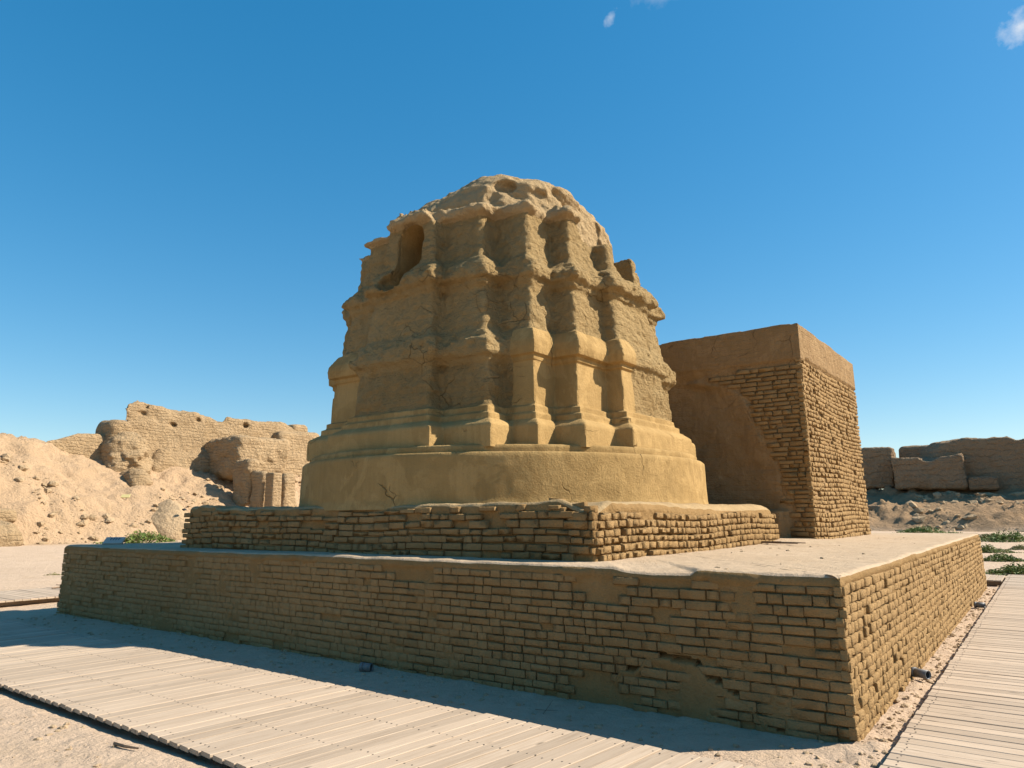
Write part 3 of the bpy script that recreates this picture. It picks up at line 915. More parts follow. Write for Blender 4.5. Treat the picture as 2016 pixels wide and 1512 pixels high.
# offset of the profile: plinth, steps, walls, cornices
PZ = [2.45, 2.80, 2.83, 2.88, 2.881, 2.985, 2.986, 3.085, 3.086, 3.70, 3.701, 3.77, 3.79, 3.791, 3.90, 3.98, 4.08, 4.15, 4.20, 4.84, 4.841, 4.90, 4.93, 4.931, 5.04, 5.10, 5.20, 5.32, 6.0, 6.001, 6.13, 6.2, 6.4]
PD = [.27, .265, .24, .165, .125, .12, .062, .06, 0, 0, .04, .04, .05, .115, .145, .14, .09, .05, 0, 0, .05, .05, .06, .155, .185, .165, .10, 0, 0, .10, .12, .03, -.1]
h = .025
org = (S - 3.15, T - 3.15, 2.50)
nx_ = ny_ = int(6.3 / h); nz_ = int(4.95 / h)
xs = (org[0] + np.arange(nx_) * h).astype(np.float32); ys = (org[1] + np.arange(ny_) * h).astype(np.float32); zs = (org[2] + np.arange(nz_) * h).astype(np.float32)
X, Y = np.abs(xs - S)[:, None, None], np.abs(ys - T)[None, :, None]
Zc = zs[None, None, :]
q = qz(zs); d = np.interp(zs, PZ, PD).astype(np.float32)
w0, e0, a_, b_, c_ = [(k + d * f_)[None, None, :] for k, f_ in zip(q, (.95, .95, .95, .95, .6))]
def redent(rad):
    def bx(wx, wy):
        return np.sqrt(np.maximum(X - wx + rad, 0) ** 2 + np.maximum(Y - wy + rad, 0) ** 2) + np.minimum(np.maximum(X - wx, Y - wy) + rad, 0) - rad
    f_ = bx(w0, e0)
    for wx, wy in ((a_, b_), (c_, c_), (b_, a_), (e0, w0)): f_ = np.minimum(f_, bx(wx, wy))
    return f_.astype(np.float32)
smooth_core = ((Zc < 3.10) | (((xs - S)[:, None, None] < -1.68) & ((ys - T)[None, :, None] < -.42) & (Zc < 4.17)) | (((xs - S)[:, None, None] > .80) & (Zc < 4.17)))
nb_ = (Zc > 5.25) & (np.abs((xs - S)[:, None, None]) < .62) & ((ys - T)[None, :, None] < -2.0)
F = np.where(smooth_core, redent(.0), np.where(nb_, redent(.03), redent(.075)))
SX, SY = (xs - S)[:, None, None], (ys - T)[None, :, None]
# arched head of the niche bays on the upper tier
archf = 5.74 + np.sqrt(np.maximum(0.0, .52 ** 2 - SX ** 2))
bay = (SY < -(Q3[3] + .10)) & (np.abs(SX) < 1.0)
F = np.where(bay & (Zc > 5.55), np.maximum(F, Zc - archf), F)
# right bay is broken lower
brk = sstep(-1.45, -1.6, SX + 0 * SY) * sstep(-.92, -.78, SY + 0 * SX)
ztop = 6.20 - .46 * brk - .16 * sstep(.50, .62, SX + 0 * SY) * sstep(-1.2, -1.8, SY + 0 * SX)
F = np.maximum(F, Zc - ztop).astype(np.float32)
# crown
d1 = ((np.abs((SX + .16) / 1.70) ** 2.5 + np.abs((SY + .05) / 1.85) ** 2.5 + np.abs((Zc - 5.6) / 1.72) ** 2.5) ** .4 - 1) * 1.7
d2 = (np.sqrt(((SX - .35) / 1.85) ** 2 + (SY / 2.15) ** 2 + ((Zc - 5.6) / 1.12) ** 2) - 1) * 1.1
hsm = np.clip(.5 + .5 * (d2 - d1) / .25, 0, 1)
dome = (d2 * (1 - hsm) + d1 * hsm - .25 * hsm * (1 - hsm)).astype(np.float32)
F = np.minimum(F, np.where(Zc > 5.7, dome, 1e3))
# soften where time has worn it
worn_z = sstep(4.10, 4.25, zs)[None, None, :]
def smooth_zone(s, t, z):
    """1 where the restored smooth plaster is"""
    lo = (z < 3.10)
    corner = (s - S < -1.68) & (t - T < -.42) & (z < 4.17)
    left = (s - S > .80) & (z < 4.17)
    return (lo | corner | left)
SZ = smooth_zone(xs[:, None, None] + 0 * X + 0 * Y, ys[None, :, None] + 0 * X, Zc + 0 * X + 0 * Y)
Fb = blur3(F, 1)
F = np.where(SZ, F, Fb); del Fb, smooth_core, d1, d2, hsm, dome
nzone = (Zc > 4.8) & (Zc < 6.2) & (SX > -.55) & (SX < .65) & (SY < -.7) & (SY > -2.75)
band = (np.abs(F) < .28) | ((F < 0) & nzone) | ((F < 0) & (Zc > 5.1) & (Zc < 6.3) & (np.abs(SY) < .45) & (SX < -1.45))
bi = np.nonzero(band)
Pn = np.stack([xs[bi[0]], ys[bi[1]], zs[bi[2]]], 1)
worn = 1 - SZ[bi].astype(np.float32)
zb = Pn[:, 2]
ledge_m = np.exp(-((zb - 4.05) / .16) ** 2) + np.exp(-((zb - 5.12) / .18) ** 2) + sstep(5.95, 6.2, zb)
pz_ = Pn.copy(); pz_[:, 2] *= 1.5
n1 = fbm(pz_, 1.6, 3, .5, off=1)
n2 = fbm(pz_, 6.5, 4, .6, off=2)
n3 = np.abs(fbm(pz_, 3.2, 3, .55, off=6))
n4 = fbm(Pn, 15, 2, .6, off=12)
add = .0028 * n2 + worn * (.035 * n1 + .030 * n2 + .022 * n4) + worn * .006 * (np.abs((zb / .088 + .6 * n1) % 1.0 - .5) > .40) * sstep(-.1, .15, n2 + n1) + worn * ledge_m * (.03 * n1 + .05 * n2 + .03 * n3) + worn * sstep(6.2, 6.4, zb) * (.12 * n1 - .035 * n2 - .02 * n4 - .03 * n3)
Fv_ = F[bi] + add.astype(np.float32)
# wind and rain channels down the eroded faces
# niche
def arch_cut(u, dpt, z, uc, w, zb0, zt, depth0, depth1):
    r_ = w / 2
    a = np.abs(u - uc) - r_
    body = np.maximum(np.maximum(a, z - (zt - r_)), zb0 - z)
    cap = np.hypot(u - uc, z - (zt - r_)) - r_
    shp = np.minimum(body, cap)
    return np.maximum(shp, np.maximum(depth0 - dpt, dpt - depth1))
sN, tN, zN = Pn[:, 0], Pn[:, 1], Pn[:, 2]
jit_ = .03 * n2
cut = arch_cut(sN, tN, zN, 6.03 + .17 * sstep(5.42, 5.05, zN), .52 - .10 * sstep(5.35, 5.0, zN), 4.98, 6.03, T - 2.9, T - .8) + jit_ * .35
cut = np.minimum(cut, (np.sqrt(((sN - 6.22) / .28) ** 2 + ((tN - (T - 2.6)) / .45) ** 2 + ((zN - 5.13) / .17) ** 2) - 1) * .2 + jit_)
Fv_ = np.maximum(Fv_, -cut)
cut2 = arch_cut(tN, sN, zN, T + .02, .62, 5.22, 6.6, S - 2.9, S - 1.75) + jit_
Fv_ = np.maximum(Fv_, -cut2)
# pits in the crown
def pit(s, t, z, rs, rt, rz):
    global Fv_
    c3 = (np.sqrt(((sN - s) / rs) ** 2 + ((tN - t) / rt) ** 2 + ((zN - z) / rz) ** 2) - 1) * min(rs, rt, rz) + .03 * n2
    Fv_ = np.maximum(Fv_, -c3)
PITS = []
def on_t(px, py, t):
    a, b = px - 1008, 756 - py
    dd = Xi * a + Ui * b + Fv * F_PX
    dv = np.array(dd); k = (t - (np.array([0, 0, EYE]) - C0) @ UB) / (dv @ UB)
    p = np.array([0, 0, EYE]) + dv * k
    return (p - C0) @ UA, (p - C0) @ UB, p[2]
for (px, py, t, rs, rt, rz) in [(1090, 388, T - 1.55, .30, .3, .2), (1115, 380, T - 1.35, .25, .3, .12), (960, 375, T - 1.75, .13, .25, .2), (990, 360, T - 1.5, .2, .3, .13), (1003, 382, T - 1.7, .18, .2, .1), (820, 398, T - 1.7, .14, .2, .1)]:
    s_, t_, z_ = on_t(px, py, t)
    pit(s_, t_, z_, rs, rt, rz)
F[bi] = Fv_
Vs, Fs = surface_nets(F, h, org)
# drop what is buried in the ledge or hidden inside
fc = Vs[Fs].mean(1)
keepm = fc[:, 2] > 2.52
Fs, fc = Fs[keepm], fc[keepm]
Vw = WA(Vs)
zf, sf, tf = fc[:, 2], fc[:, 0], fc[:, 1]
smz = smooth_zone(sf, tf, zf)
lab = np.where(zf < 2.90, 0, np.where(zf < 3.10, 1, np.where(zf < 3.70, 2, np.where(zf < 4.17, 3, np.where(zf < 4.84, 4, np.where(zf < 5.30, 5, np.where(zf < 5.98, 6, 7)))))))
dxs, dts = np.abs(sf - S), np.abs(tf - T)
niche = (zf > 4.97) & (zf < 6.06) & (np.abs(sf - 6.06) < .34) & (tf > T - 2.30) & (tf < T - .7)
lab = np.where(niche, 9, lab)
names = {0: 'plinth', 1: 'plinth_step', 2: 'pilaster_tier', 3: 'lower_cornice', 4: 'middle_tier', 5: 'upper_cornice', 6: 'niche_tier', 7: 'crown', 9: 'arched_niche'}
for k, nm in names.items():
    for sm in (True, False):
        sel = (lab == k) & (smz == sm)
        if k == 2 and sm:
            # restored smooth pilasters, each a part
            quad = [(-9, -2.38, -9, 9), (-2.38, -2.0, -9, 9), (-2.0, -1.68, -9, 9), (.8, 9, -9, 9)]
            done = np.zeros(len(sf), bool)
            for (x0, x1, y0, y1) in quad:
                ss = sel & (sf - S > x0) & (sf - S <= x1)
                done |= ss
                if ss.sum() > 50:
                    v, f_, _ = submesh(Vw, Fs, ss)
                    me_ = mesh_np('pilaster', v, f_, M['plaster'])
                    me_.set_sharp_from_angle(angle=math.radians(24))
                    part('pilaster', me_, stupa)
            sel = sel & ~done
        if sel.sum() < 30: continue
        v, f_, _ = submesh(Vw, Fs, sel)
        mat = M['plaster'] if (sm or k == 9) else (M['dome'] if k == 7 else M['eroded'])
        me_ = mesh_np(nm, v, f_, mat)
        if sm: me_.set_sharp_from_angle(angle=math.radians(24))
        part(nm, me_, stupa)
del F, SZ

# ------------------------------------------------------------------ tower block behind
T0, T1, TS0, TS1 = 7.25, 11.85, 1.95, 9.3
HT = 5.05
tower = thing('brick_tower', 'tall box shaped brick tower with smooth top band and exposed bricks at its near corner', 'tower', loc=tuple(W(TS0, T0, H1)))
# boundary between exposed bricks (near the corner) and plaster on the front face: s as function of z
BZ = [1.15, 1.5, 2.4, 2.55, 2.9, 3.2, 3.6, 3.8, 4.0, 4.08, 4.16, 4.24, 4.30, 4.40]
BS = [2.25, 2.42, 2.50, 2.55, 2.72, 2.85, 2.95, 3.05, 3.3, 3.6, 3.95, 3.6, 2.9, 2.4]
def bs_(z): return np.interp(z, BZ, BS)
def disp_t(r):
    s, t, z = r[:, 0], r[:, 1], r[:, 2]
    n = fbm(r, 1.2, 4, .55, off=8); n2 = fbm(r, 6, 4, .6, off=4)
    d = .008 * n + .010 * n2 - .022
    front = t < T0 + .3
    bd = bs_(z)
    inb = (s < bd) & (z < 4.36)
    plaster = front & ~inb & (z < 4.40)
    d = np.where(plaster, .0 - .10 * sstep(0, .5, s - bd) * sstep(4.36, 4.1, z) + .05 * n + .022 * n2 + .02 * fbm(r * np.array([1, 1, 3]), 2.5, 4, .6, off=44), d)
    d = np.where(front & (z >= 4.38), .02 + .004 * n2, d)
    side = ~front
    d = np.where(side & (z > 4.42), .028 + .006 * n2, d)
    d = np.where(side & (z <= 4.42), -.022 + .02 * n + .015 * n2, d)
    # alcove floor bench at the foot of the front
    d = np.where(front & (s > 2.35) & (z < 1.72 + .02 * n2), .35 * sstep(2.3, 2.5, s) - .1, d)
    return d
V, Fq, rowid, nwall = strip_mesh([(TS0, T0), (TS1, T0), (TS1, T1), (TS0, T1)], [.03, .03, .05, .05], H1 - .06, HT,
                                 lambda p: .03 if (p[1] < T0 + .1 or p[0] < 2.1) else .1, .03, .05, .02, disp_t,
                                 lambda r: .01 * fbm(r * np.array([1, 1, 0]), 3, 3), ((TS0 + TS1) / 2, (T0 + T1) / 2), [.02, .1, .4, 1.0],
                                 lambda p: .022 * fbm(np.concatenate([p, 0 * p[:, :1]], 1), 2.2, 4, .65, off=5) - .015 * np.abs(np.sin(p[:, 0] * 2.3)) * (np.sin(p[:, 0] * 7) > .8))
v, f_, _ = submesh(V, Fq, rowid < nwall - 4)
part('mud_core', mesh_np('mud_core', v, f_, M['tower']), tower)
v, f_, _ = submesh(V, Fq, rowid >= nwall - 4)
part('tower_top', mesh_np('tower_top', v, f_, M['tower']), tower)
bw = PartWall(tower, M['brick'], BR2 + BR3)
def keep_t(u, z, L):
    s = TS0 + u
    return z < 4.33 and s + L * .3 < bs_(z) + .08 * nz2(z * 3, u, 9) and rng.random() > .02
lay_site(bw, TS0, T0, 1, 0, length=2.2, z0=H1 - .02, ncourse=40, ch=.0803, Lmean=.27, gap=.012,
         out_off=lambda u, z: .006, keep=keep_t, jit=.005, halfp=.35, batter=.0125, zfun=lambda u, z: .01 * math.sin(u * 2 + z))
n0 = len(bw.items)
def keep_tr(u, z, L): return z < 4.42 and rng.random() > .05
lay_site(bw, TS0, T0, 0, 1, length=T1 - T0, z0=H1 - .02, ncourse=40, ch=.0803, Lmean=.2, gap=.012,
         out_off=lambda u, z: .010 + .010 * nz2(u * 2, z * 2, 3), keep=keep_tr, jit=.010, halfp=.35, batter=.0125, zfun=lambda u, z: .02 * math.sin(u * 1.5 + z * 2))
for i, it in enumerate(bw.items):
    bw.items[i] = it[:6] + ((rng.randrange(10) if i < n0 else 10 + rng.randrange(10)),)
bw.build(300)

# ------------------------------------------------------------------ boardwalks
def plank_mesh(L, w, th, seed):
    r = random.Random(seed)
    c = .004
    prof = [(-w / 2, -th), (w / 2, -th), (w / 2, -c), (w / 2 - c, 0), (-w / 2 + c, 0), (-w / 2, -c)]
    n = 4
    V = []
    for i in range(n + 1):
        x = -L / 2 + L * i / n
        dz = .0015 * r.uniform(-1, 1); dy = .001 * r.uniform(-1, 1)
        for (y, z) in prof: V.append((x, y + dy, z + dz))
    F4 = []
    k = len(prof)
    for i in range(n):
        for j in range(k):
            j2 = (j + 1) % k
            F4.append((i * k + j, i * k + j2, (i + 1) * k + j2, (i + 1) * k + j))
    me = bpy.data.meshes.new('plank')
    me.from_pydata(V, [], F4 + [tuple(range(k))[::-1], tuple(range(n * k, n * k + k))])
    me.update(); me.materials.append(M['plank'])
    return me
def box_np(c, ax, ay, az, sx, sy, sz):
    V = []
    for i in (-1, 1):
        for j in (-1, 1):
            for k in (-1, 1):
                V.append(np.array(c) + np.array(ax) * i * sx / 2 + np.array(ay) * j * sy / 2 + np.array(az) * k * sz / 2)
    F = [(0, 1, 3, 2), (4, 6, 7, 5), (0, 4, 5, 1), (2, 3, 7, 6), (0, 2, 6, 4), (1, 5, 7, 3)]
    return V, F
def boxes_mesh(name, boxes, mat):
    V, F = [], []
    for b in boxes:
        v, f = box_np(*b); o = len(V); V += v; F += [tuple(i + o for i in q) for q in f]
    me = bpy.data.meshes.new(name); me.from_pydata([tuple(v) for v in V], [], F); me.update(); me.materials.append(mat)
    return me
ZUP = np.array([0, 0, 1.0])
def boardwalk(label, start, along, across, length, width, pw, ztop, skew, nail_rows, wander=.006, drop=.0):
    """start: world point at one corner; along: walking direction; across: plank direction"""
    t = thing('boardwalk', label, 'boardwalk', 'timber boardwalks around the platform', loc=tuple(start))
    vars_ = [plank_mesh(width, pw - .007, .03, 50 + i) for i in range(6)]
    nails = []
    d = 0.0
    while d < length:
        f = d / length
        sk = skew(f) + rng.uniform(-.003, .003)
        gap = rng.choice([0, 0, 0, .003, .004, .008])
        me = vars_[rng.randrange(6)]
        o = bpy.data.objects.new('plank', me); COL.objects.link(o); o.parent = t
        ax = across + along * math.tan(sk)
        ay = along if np.cross(ZUP, across) @ along > 0 else -along
        cen = along * (d + pw / 2) + across * (width / 2 + rng.uniform(-wander, wander)) + ZUP * (ztop + rng.uniform(-.003, .003))
        cen = cen + along * 0
        m4 = Matrix.Identity(4)
        tl = rng.uniform(-.003, .003)
        azv = ZUP + ay * tl
        for a in range(3):
            m4[a][0] = ax[a]; m4[a][1] = ay[a]; m4[a][2] = azv[a]; m4[a][3] = cen[a]
        o.matrix_basis = m4
        for nr_ in nail_rows:
            for e in (-.032, .032):
                p = cen + ax * (nr_ + rng.uniform(-.012, .012)) + ay * (e + rng.uniform(-.006, .006)) + ZUP * .0012
                nails.append((p, ax, ay, ZUP, .009, .009, .003))
        d += pw + gap
    link('nails', boxes_mesh('nails', nails, M['nail']), t, kind='stuff')
    for k in (.09, .5, .91):
        p = along * length / 2 + across * (width * k) + ZUP * (ztop - .03 - .045)
        link('joist', boxes_mesh('joist', [(p, along, across, ZUP, length, .07, .088)], M['joist']), t)
    return t
boardwalk('wide weathered boardwalk running across the foreground in front of the shaded brick wall', W(-4.2, -1.09), UA, -UB, 20.5, 1.81, .136, .10,
          lambda f: .10 + .06 * math.sin(f * 5) + .05 * (1 - f), [-.82, -.3, .3, .82])
boardwalk('long weathered boardwalk leading away beside the sunlit right wall', W(-.27, -1.02), UB, -UA, 17.6, 2.3, .14, .10,
          lambda f: -.02 + .02 * math.sin(f * 9), [-1.09, -.35, .4, 1.09])
boardwalk('far left boardwalk segment raised behind the left end of the brick platform', W(14.94, -6), UB, UA, 19, 2.3, .14, .13,
          lambda f: 0.02, [-1.05, 1.05])
boardwalk('short far right boardwalk branch crossing behind the end of the sunlit wall', W(-.24, 14.2), UA, UB, 9, 1.7, .14, .13,
          lambda f: 0.0, [-.8, .8])

# ------------------------------------------------------------------ ruins: rounded, layered blocks from distance fields
def worn_block(shape, lo, hi, h, amp=(.25, .12, .05), off=0.0, strata=.06, sfreq=2.2, cuts=()):
    lo, hi = np.array(lo, float), np.array(hi, float)
    n = np.ceil((hi - lo) / h).astype(int) + 2
    lo = lo - h
    ax = [lo[i] + np.arange(n[i] + 1) * h for i in range(3)]
    G = np.stack(np.meshgrid(*ax, indexing='ij'), -1)
    Fh = shape(G)
    P = G
    Fh = Fh + amp[0] * fbm(P, .22, 3, off=off) + amp[1] * fbm(P, .9, 4, .6, off=off + 3, sz=1.4) + amp[2] * fbm(P, 3.0, 2, .6, off=off + 7, sz=2)
    Z = P[..., 2] + .25 * fbm(P, .3, 2, off=off + 1)
    fr = np.abs((Z * sfreq) % 1.0 - .5) * 2
    Fh = Fh + strata * np.clip((fr - .7) / .3, 0, 1) * (.6 + .4 * fbm(P, .5, 2, off=off))
    for c in cuts: Fh = np.maximum(Fh, -c(G))
    V, Fq = surface_nets(Fh.astype(np.float64), h, lo)
    return V, Fq
def rbox(G, c, half, r=.4, yaw=0.0, taper=0.0):
    d = G - np.array(c)
    ca, sa = math.cos(yaw), math.sin(yaw)
    x = d[..., 0] * ca + d[..., 1] * sa; y = -d[..., 0] * sa + d[..., 1] * ca; z = d[..., 2]
    hx = half[0] - taper * (z + half[2]) - r; hy = half[1] - taper * (z + half[2]) - r
    qx, qy, qz_ = np.abs(x) - hx, np.abs(y) - hy, np.abs(z) - (half[2] - r)
    return np.sqrt(np.maximum(qx, 0) ** 2 + np.maximum(qy, 0) ** 2 + np.maximum(qz_, 0) ** 2) + np.minimum(np.maximum(np.maximum(qx, qy), qz_), 0) - r
def sph(c, r, sq=(1, 1, 1)):
    c = np.array(c)
    return lambda G: (np.sqrt(((G[..., 0] - c[0]) / sq[0]) ** 2 + ((G[..., 1] - c[1]) / sq[1]) ** 2 + ((G[..., 2] - c[2]) / sq[2]) ** 2) - r)
def ridge_wall(name, label, cat, prof, D, thick, zbot, h, mat, group=None, off=0.0, amp=(.25, .12, .05), holes=(), taper=.10, lean=0.0, extra=None, cuts=(), strata=.06, sfreq=2.2):
    """a wall whose skyline follows photo measurements (px,py) at plane y = D (D may vary linearly with px)"""
    def Dp(px): return D(px) if callable(D) else D
    P = np.array([unproj_y(px, py, float(Dp(px))) for px, py in prof])
    xs_, ys_, zs_ = P[:, 0], P[:, 1], P[:, 2]
    def shape(G):
        x, y, z = G[..., 0], G[..., 1], G[..., 2]
        top = np.interp(x, xs_, zs_); yc = np.interp(x, xs_, ys_) + thick / 2
        t_ = thick / 2 + taper * np.maximum(0, top - z)
        f = np.maximum(np.abs(y - yc) - t_, z - top)
        f = np.maximum(f, np.maximum(xs_[0] - x, x - xs_[-1]))
        # round the crest
        e1, e2 = np.abs(y - yc) - (t_ - .35), z - (top - .35)
        rc = np.sqrt(np.maximum(e1, 0) ** 2 + np.maximum(e2, 0) ** 2) - .35
        f = np.maximum(f, rc)
        if extra is not None: f = np.minimum(f, extra(G))
        return f
    hc = [sph(unproj_y(px, py, float(Dp(px)) - .0), r, (1, 2.5, 1)) for px, py, r in holes]
    zmax = zs_.max() + .6
    ymin, ymax = ys_.min() - taper * (zmax - zbot) - .8, ys_.max() + thick + taper * (zmax - zbot) + .5
    V, Fq = worn_block(shape, (xs_[0] - .6, ymin, zbot), (xs_[-1] + .6, ymax, zmax), h, amp, off, strata, sfreq, cuts=list(cuts) + hc)
    o = link(name, mesh_np(name, V, Fq, mat))
    return tag(o, label, cat, group)

tall = [(226, 905), (236, 850), (243, 800), (252, 791), (272, 789), (300, 794), (322, 800), (345, 806), (380, 811), (400, 822), (425, 831), (440, 823), (470, 824), (500, 830), (550, 833), (563, 842), (600, 860)]
ridge_wall('ruined_wall', 'tall eroded earth wall on the left skyline, pierced by small round holes', 'wall', tall, lambda px: D_s(px, 55), 3.6, 3.2, .16, M['ruin'],
           'ruined earth walls left of the stupa', off=3, amp=(.25, .32, .14), holes=[(285, 800, .22), (278, 813, .25), (339, 836, .24), (389, 827, .2), (482, 838, .25)], taper=.26, strata=.09, sfreq=1.6)
ridge_wall('ruined_wall', 'low broken brick wall at the far left, between the sand bank and the round stub', 'wall',
           [(58, 885), (75, 869), (120, 862), (150, 851), (200, 853), (222, 856), (228, 870)], lambda px: D_s(px, 54.5), 3.6, 3.0, .15, M['ruin'], 'ruined earth walls left of the stupa', off=9, taper=.14, amp=(.3, .22, .1))
def blob_thing(name, label, cat, px0, px1, py0, py1, plane, depth, mat, off=0.0, r=.5, group=None, h=.13, amp=(.2, .12, .05), yaw=0.0, taper=.06, strata=.03, sfreq=2.2, cuts=()):
    """block whose face lies in the plane ('s', value) or ('t', value)"""
    fn = D_s if plane[0] == 's' else D_t
    A0, A1 = unproj_y(px0, py1, fn(px0, plane[1])), unproj_y(px1, py1, fn(px1, plane[1]))
    ztop = unproj_y((px0 + px1) / 2, py0, fn((px0 + px1) / 2, plane[1]))[2]
    zl = min(A0[2], A1[2])
    width = math.hypot(A1[0] - A0[0], A1[1] - A0[1])
    ang = math.atan2(A1[1] - A0[1], A1[0] - A0[0])
    back = UA if plane[0] == 's' else UB
    c = (A0 + A1) / 2 + back * depth / 2; c[2] = (zl + ztop) / 2
    half = (width / 2, depth / 2, (ztop - zl) / 2)
    rad = math.hypot(width, depth) / 2 + 1
    V, Fq = worn_block(lambda G: rbox(G, c, half, min(r, min(half) * .95), ang + yaw, taper), (c[0] - rad, c[1] - rad, zl - .3), (c[0] + rad, c[1] + rad, ztop + .9), h, amp, off, strata, sfreq, cuts=cuts)
    return tag(link(name, mesh_np(name, V, Fq, mat)), label, cat, group)
GL = 'ruined earth walls left of the stupa'
RU = M['ruin']
blob_thing('wall_stub', 'rounded stub of layered earth at the left end of the tall holed wall', 'wall', 216, 262, 825, 880, ('s', 53.8), 3.0, RU, 4, .6, GL, taper=.02)
blob_thing('earth_buttress', 'bulging earth buttress with hollowed shaded side under the round stub', 'wall', 214, 300, 856, 945, ('s', 52.6), 4, RU, 6, 1.0, GL, taper=.12, amp=(.8, .5, .16), h=.15, strata=.08)
blob_thing('wall_skirt', 'long sloping earth face spilling down from the foot of the tall holed wall', 'wall', 290, 470, 880, 960, ('s', 53.2), 4, RU, 37, 1.0, GL, taper=.35, amp=(.9, .55, .18), h=.18, strata=.05)
blob_thing('earth_buttress', 'layered block with overhanging shaded left face, right of the tall wall and nearest the drum', 'wall', 470, 566, 862, 935, ('s', 50.0), 6, RU, 8, .5, GL, taper=-.05, strata=.10, sfreq=3.2, h=.15, amp=(.5, .3, .1))
blob_thing('ruined_wall', 'low layered wall top behind the overhanging block, close to the drum', 'wall', 545, 640, 848, 960, ('s', 53.5), 3, RU, 12, .5, GL, strata=.07, sfreq=3.0)
blob_thing('wall_stub', 'small isolated earth stub on the skyline just left of the stupa', 'wall', 576, 612, 833, 862, ('s', 56.5), 2, RU, 15, .5, GL)
blob_thing('earth_pillar', 'narrow square edged earth pillar beside the drum, left of the stupa', 'wall', 534, 553, 930, 1015, ('s', 44.5), 1.0, RU, 17, .10, GL, taper=0, amp=(.05, .04, .02), strata=.02, h=.1)
blob_thing('earth_pillar', 'rounded eroded pillar standing left of the square edged pillar', 'wall', 512, 529, 925, 1010, ('s', 46.0), 1.6, RU, 19, .4, GL, amp=(.2, .15, .05), taper=-.01)
blob_thing('earth_pillar', 'dark hollowed earth pillar under the overhanging block', 'wall', 484, 504, 905, 1000, ('s', 47.5), 2, RU, 21, .4, GL, amp=(.3, .25, .06), taper=-.02)
blob_thing('earth_pillar', 'pale broken pillar touching the drum outline, right of the square edged pillar', 'wall', 556, 590, 930, 1020, ('s', 46.0), 1.6, RU, 23, .3, GL, amp=(.2, .2, .06))
blob_thing('earth_mound', 'dark sided layered earth lump halfway up the left slope', 'mound', 258, 305, 925, 985, ('s', 50.2), 3.2, RU, 25, .9, None, amp=(.5, .3, .12), taper=.05, h=.15)
blob_thing('earth_mound', 'large smooth rounded mound low on the left slope, beside the brick base', 'mound', 296, 450, 962, 1085, ('s', 44.5), 7.0, M['mound'], 27, 2.2, None, amp=(.5, .2, .06), strata=0, taper=.5, h=.16)
blob_thing('earth_mound', 'layered earth block at the foot of the slope by the left picture edge', 'mound', -60, 50, 1024, 1090, ('s', 44.0), 4, RU, 29, .9, None, amp=(.4, .2, .08), strata=.05, sfreq=3)
blob_thing('earth_mound', 'grey flat topped clod above the layered block at the left picture edge', 'mound', -20, 40, 1003, 1030, ('s', 46.0), 2, RU, 31, .5, None, amp=(.3, .2, .08))
blob_thing('ruined_wall', 'weathered vertical earth face cut off by the left picture edge', 'wall', -90, 22, 925, 1015, ('s', 50.5), 3, RU, 33, .8, GL, amp=(.5, .3, .1), taper=.12)

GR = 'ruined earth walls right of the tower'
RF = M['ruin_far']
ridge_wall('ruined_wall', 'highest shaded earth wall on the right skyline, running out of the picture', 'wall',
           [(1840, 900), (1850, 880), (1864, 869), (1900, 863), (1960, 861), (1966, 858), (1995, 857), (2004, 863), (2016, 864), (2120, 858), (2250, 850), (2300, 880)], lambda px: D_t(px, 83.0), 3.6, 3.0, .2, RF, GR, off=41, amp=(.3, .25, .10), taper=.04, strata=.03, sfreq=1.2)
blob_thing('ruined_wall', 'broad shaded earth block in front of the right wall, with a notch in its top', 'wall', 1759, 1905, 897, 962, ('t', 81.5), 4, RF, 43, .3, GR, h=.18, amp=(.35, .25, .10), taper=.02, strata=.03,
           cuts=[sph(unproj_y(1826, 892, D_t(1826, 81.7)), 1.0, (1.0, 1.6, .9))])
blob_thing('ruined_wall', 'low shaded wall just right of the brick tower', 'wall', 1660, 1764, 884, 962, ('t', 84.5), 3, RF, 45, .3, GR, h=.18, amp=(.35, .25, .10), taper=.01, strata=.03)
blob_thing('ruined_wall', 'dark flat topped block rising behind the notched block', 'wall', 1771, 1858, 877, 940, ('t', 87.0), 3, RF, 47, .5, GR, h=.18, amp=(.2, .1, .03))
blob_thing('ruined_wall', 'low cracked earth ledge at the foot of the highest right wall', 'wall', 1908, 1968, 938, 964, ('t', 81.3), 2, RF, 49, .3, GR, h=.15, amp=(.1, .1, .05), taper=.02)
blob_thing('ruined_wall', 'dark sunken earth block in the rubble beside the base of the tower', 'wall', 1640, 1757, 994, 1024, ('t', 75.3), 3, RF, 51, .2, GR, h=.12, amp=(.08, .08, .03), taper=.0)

# ------------------------------------------------------------------ rubble
def clod_variants(n, seed):
    out_ = []
    for i in range(n):
        r = np.random.RandomState(seed + i)
        t = (1 + 5 ** .5) / 2
        v = np.array([(-1, t, 0), (1, t, 0), (-1, -t, 0), (1, -t, 0), (0, -1, t), (0, 1, t), (0, -1, -t), (0, 1, -t), (t, 0, -1), (t, 0, 1), (-t, 0, -1), (-t, 0, 1)], float)
        v /= np.linalg.norm(v[0]); v *= 1 + r.uniform(-.35, .3, (12, 1)); v[:, 2] *= r.uniform(.45, .8); v[:, 0] *= r.uniform(.8, 1.4)
        f = np.array([(0, 11, 5), (0, 5, 1), (0, 1, 7), (0, 7, 10), (0, 10, 11), (1, 5, 9), (5, 11, 4), (11, 10, 2), (10, 7, 6), (7, 1, 8), (3, 9, 4), (3, 4, 2), (3, 2, 6), (3, 6, 8), (3, 8, 9), (4, 9, 5), (2, 4, 11), (6, 2, 10), (8, 6, 7), (9, 8, 1)])
        out_.append((v, f))
    return out_
CL = clod_variants(12, 400)
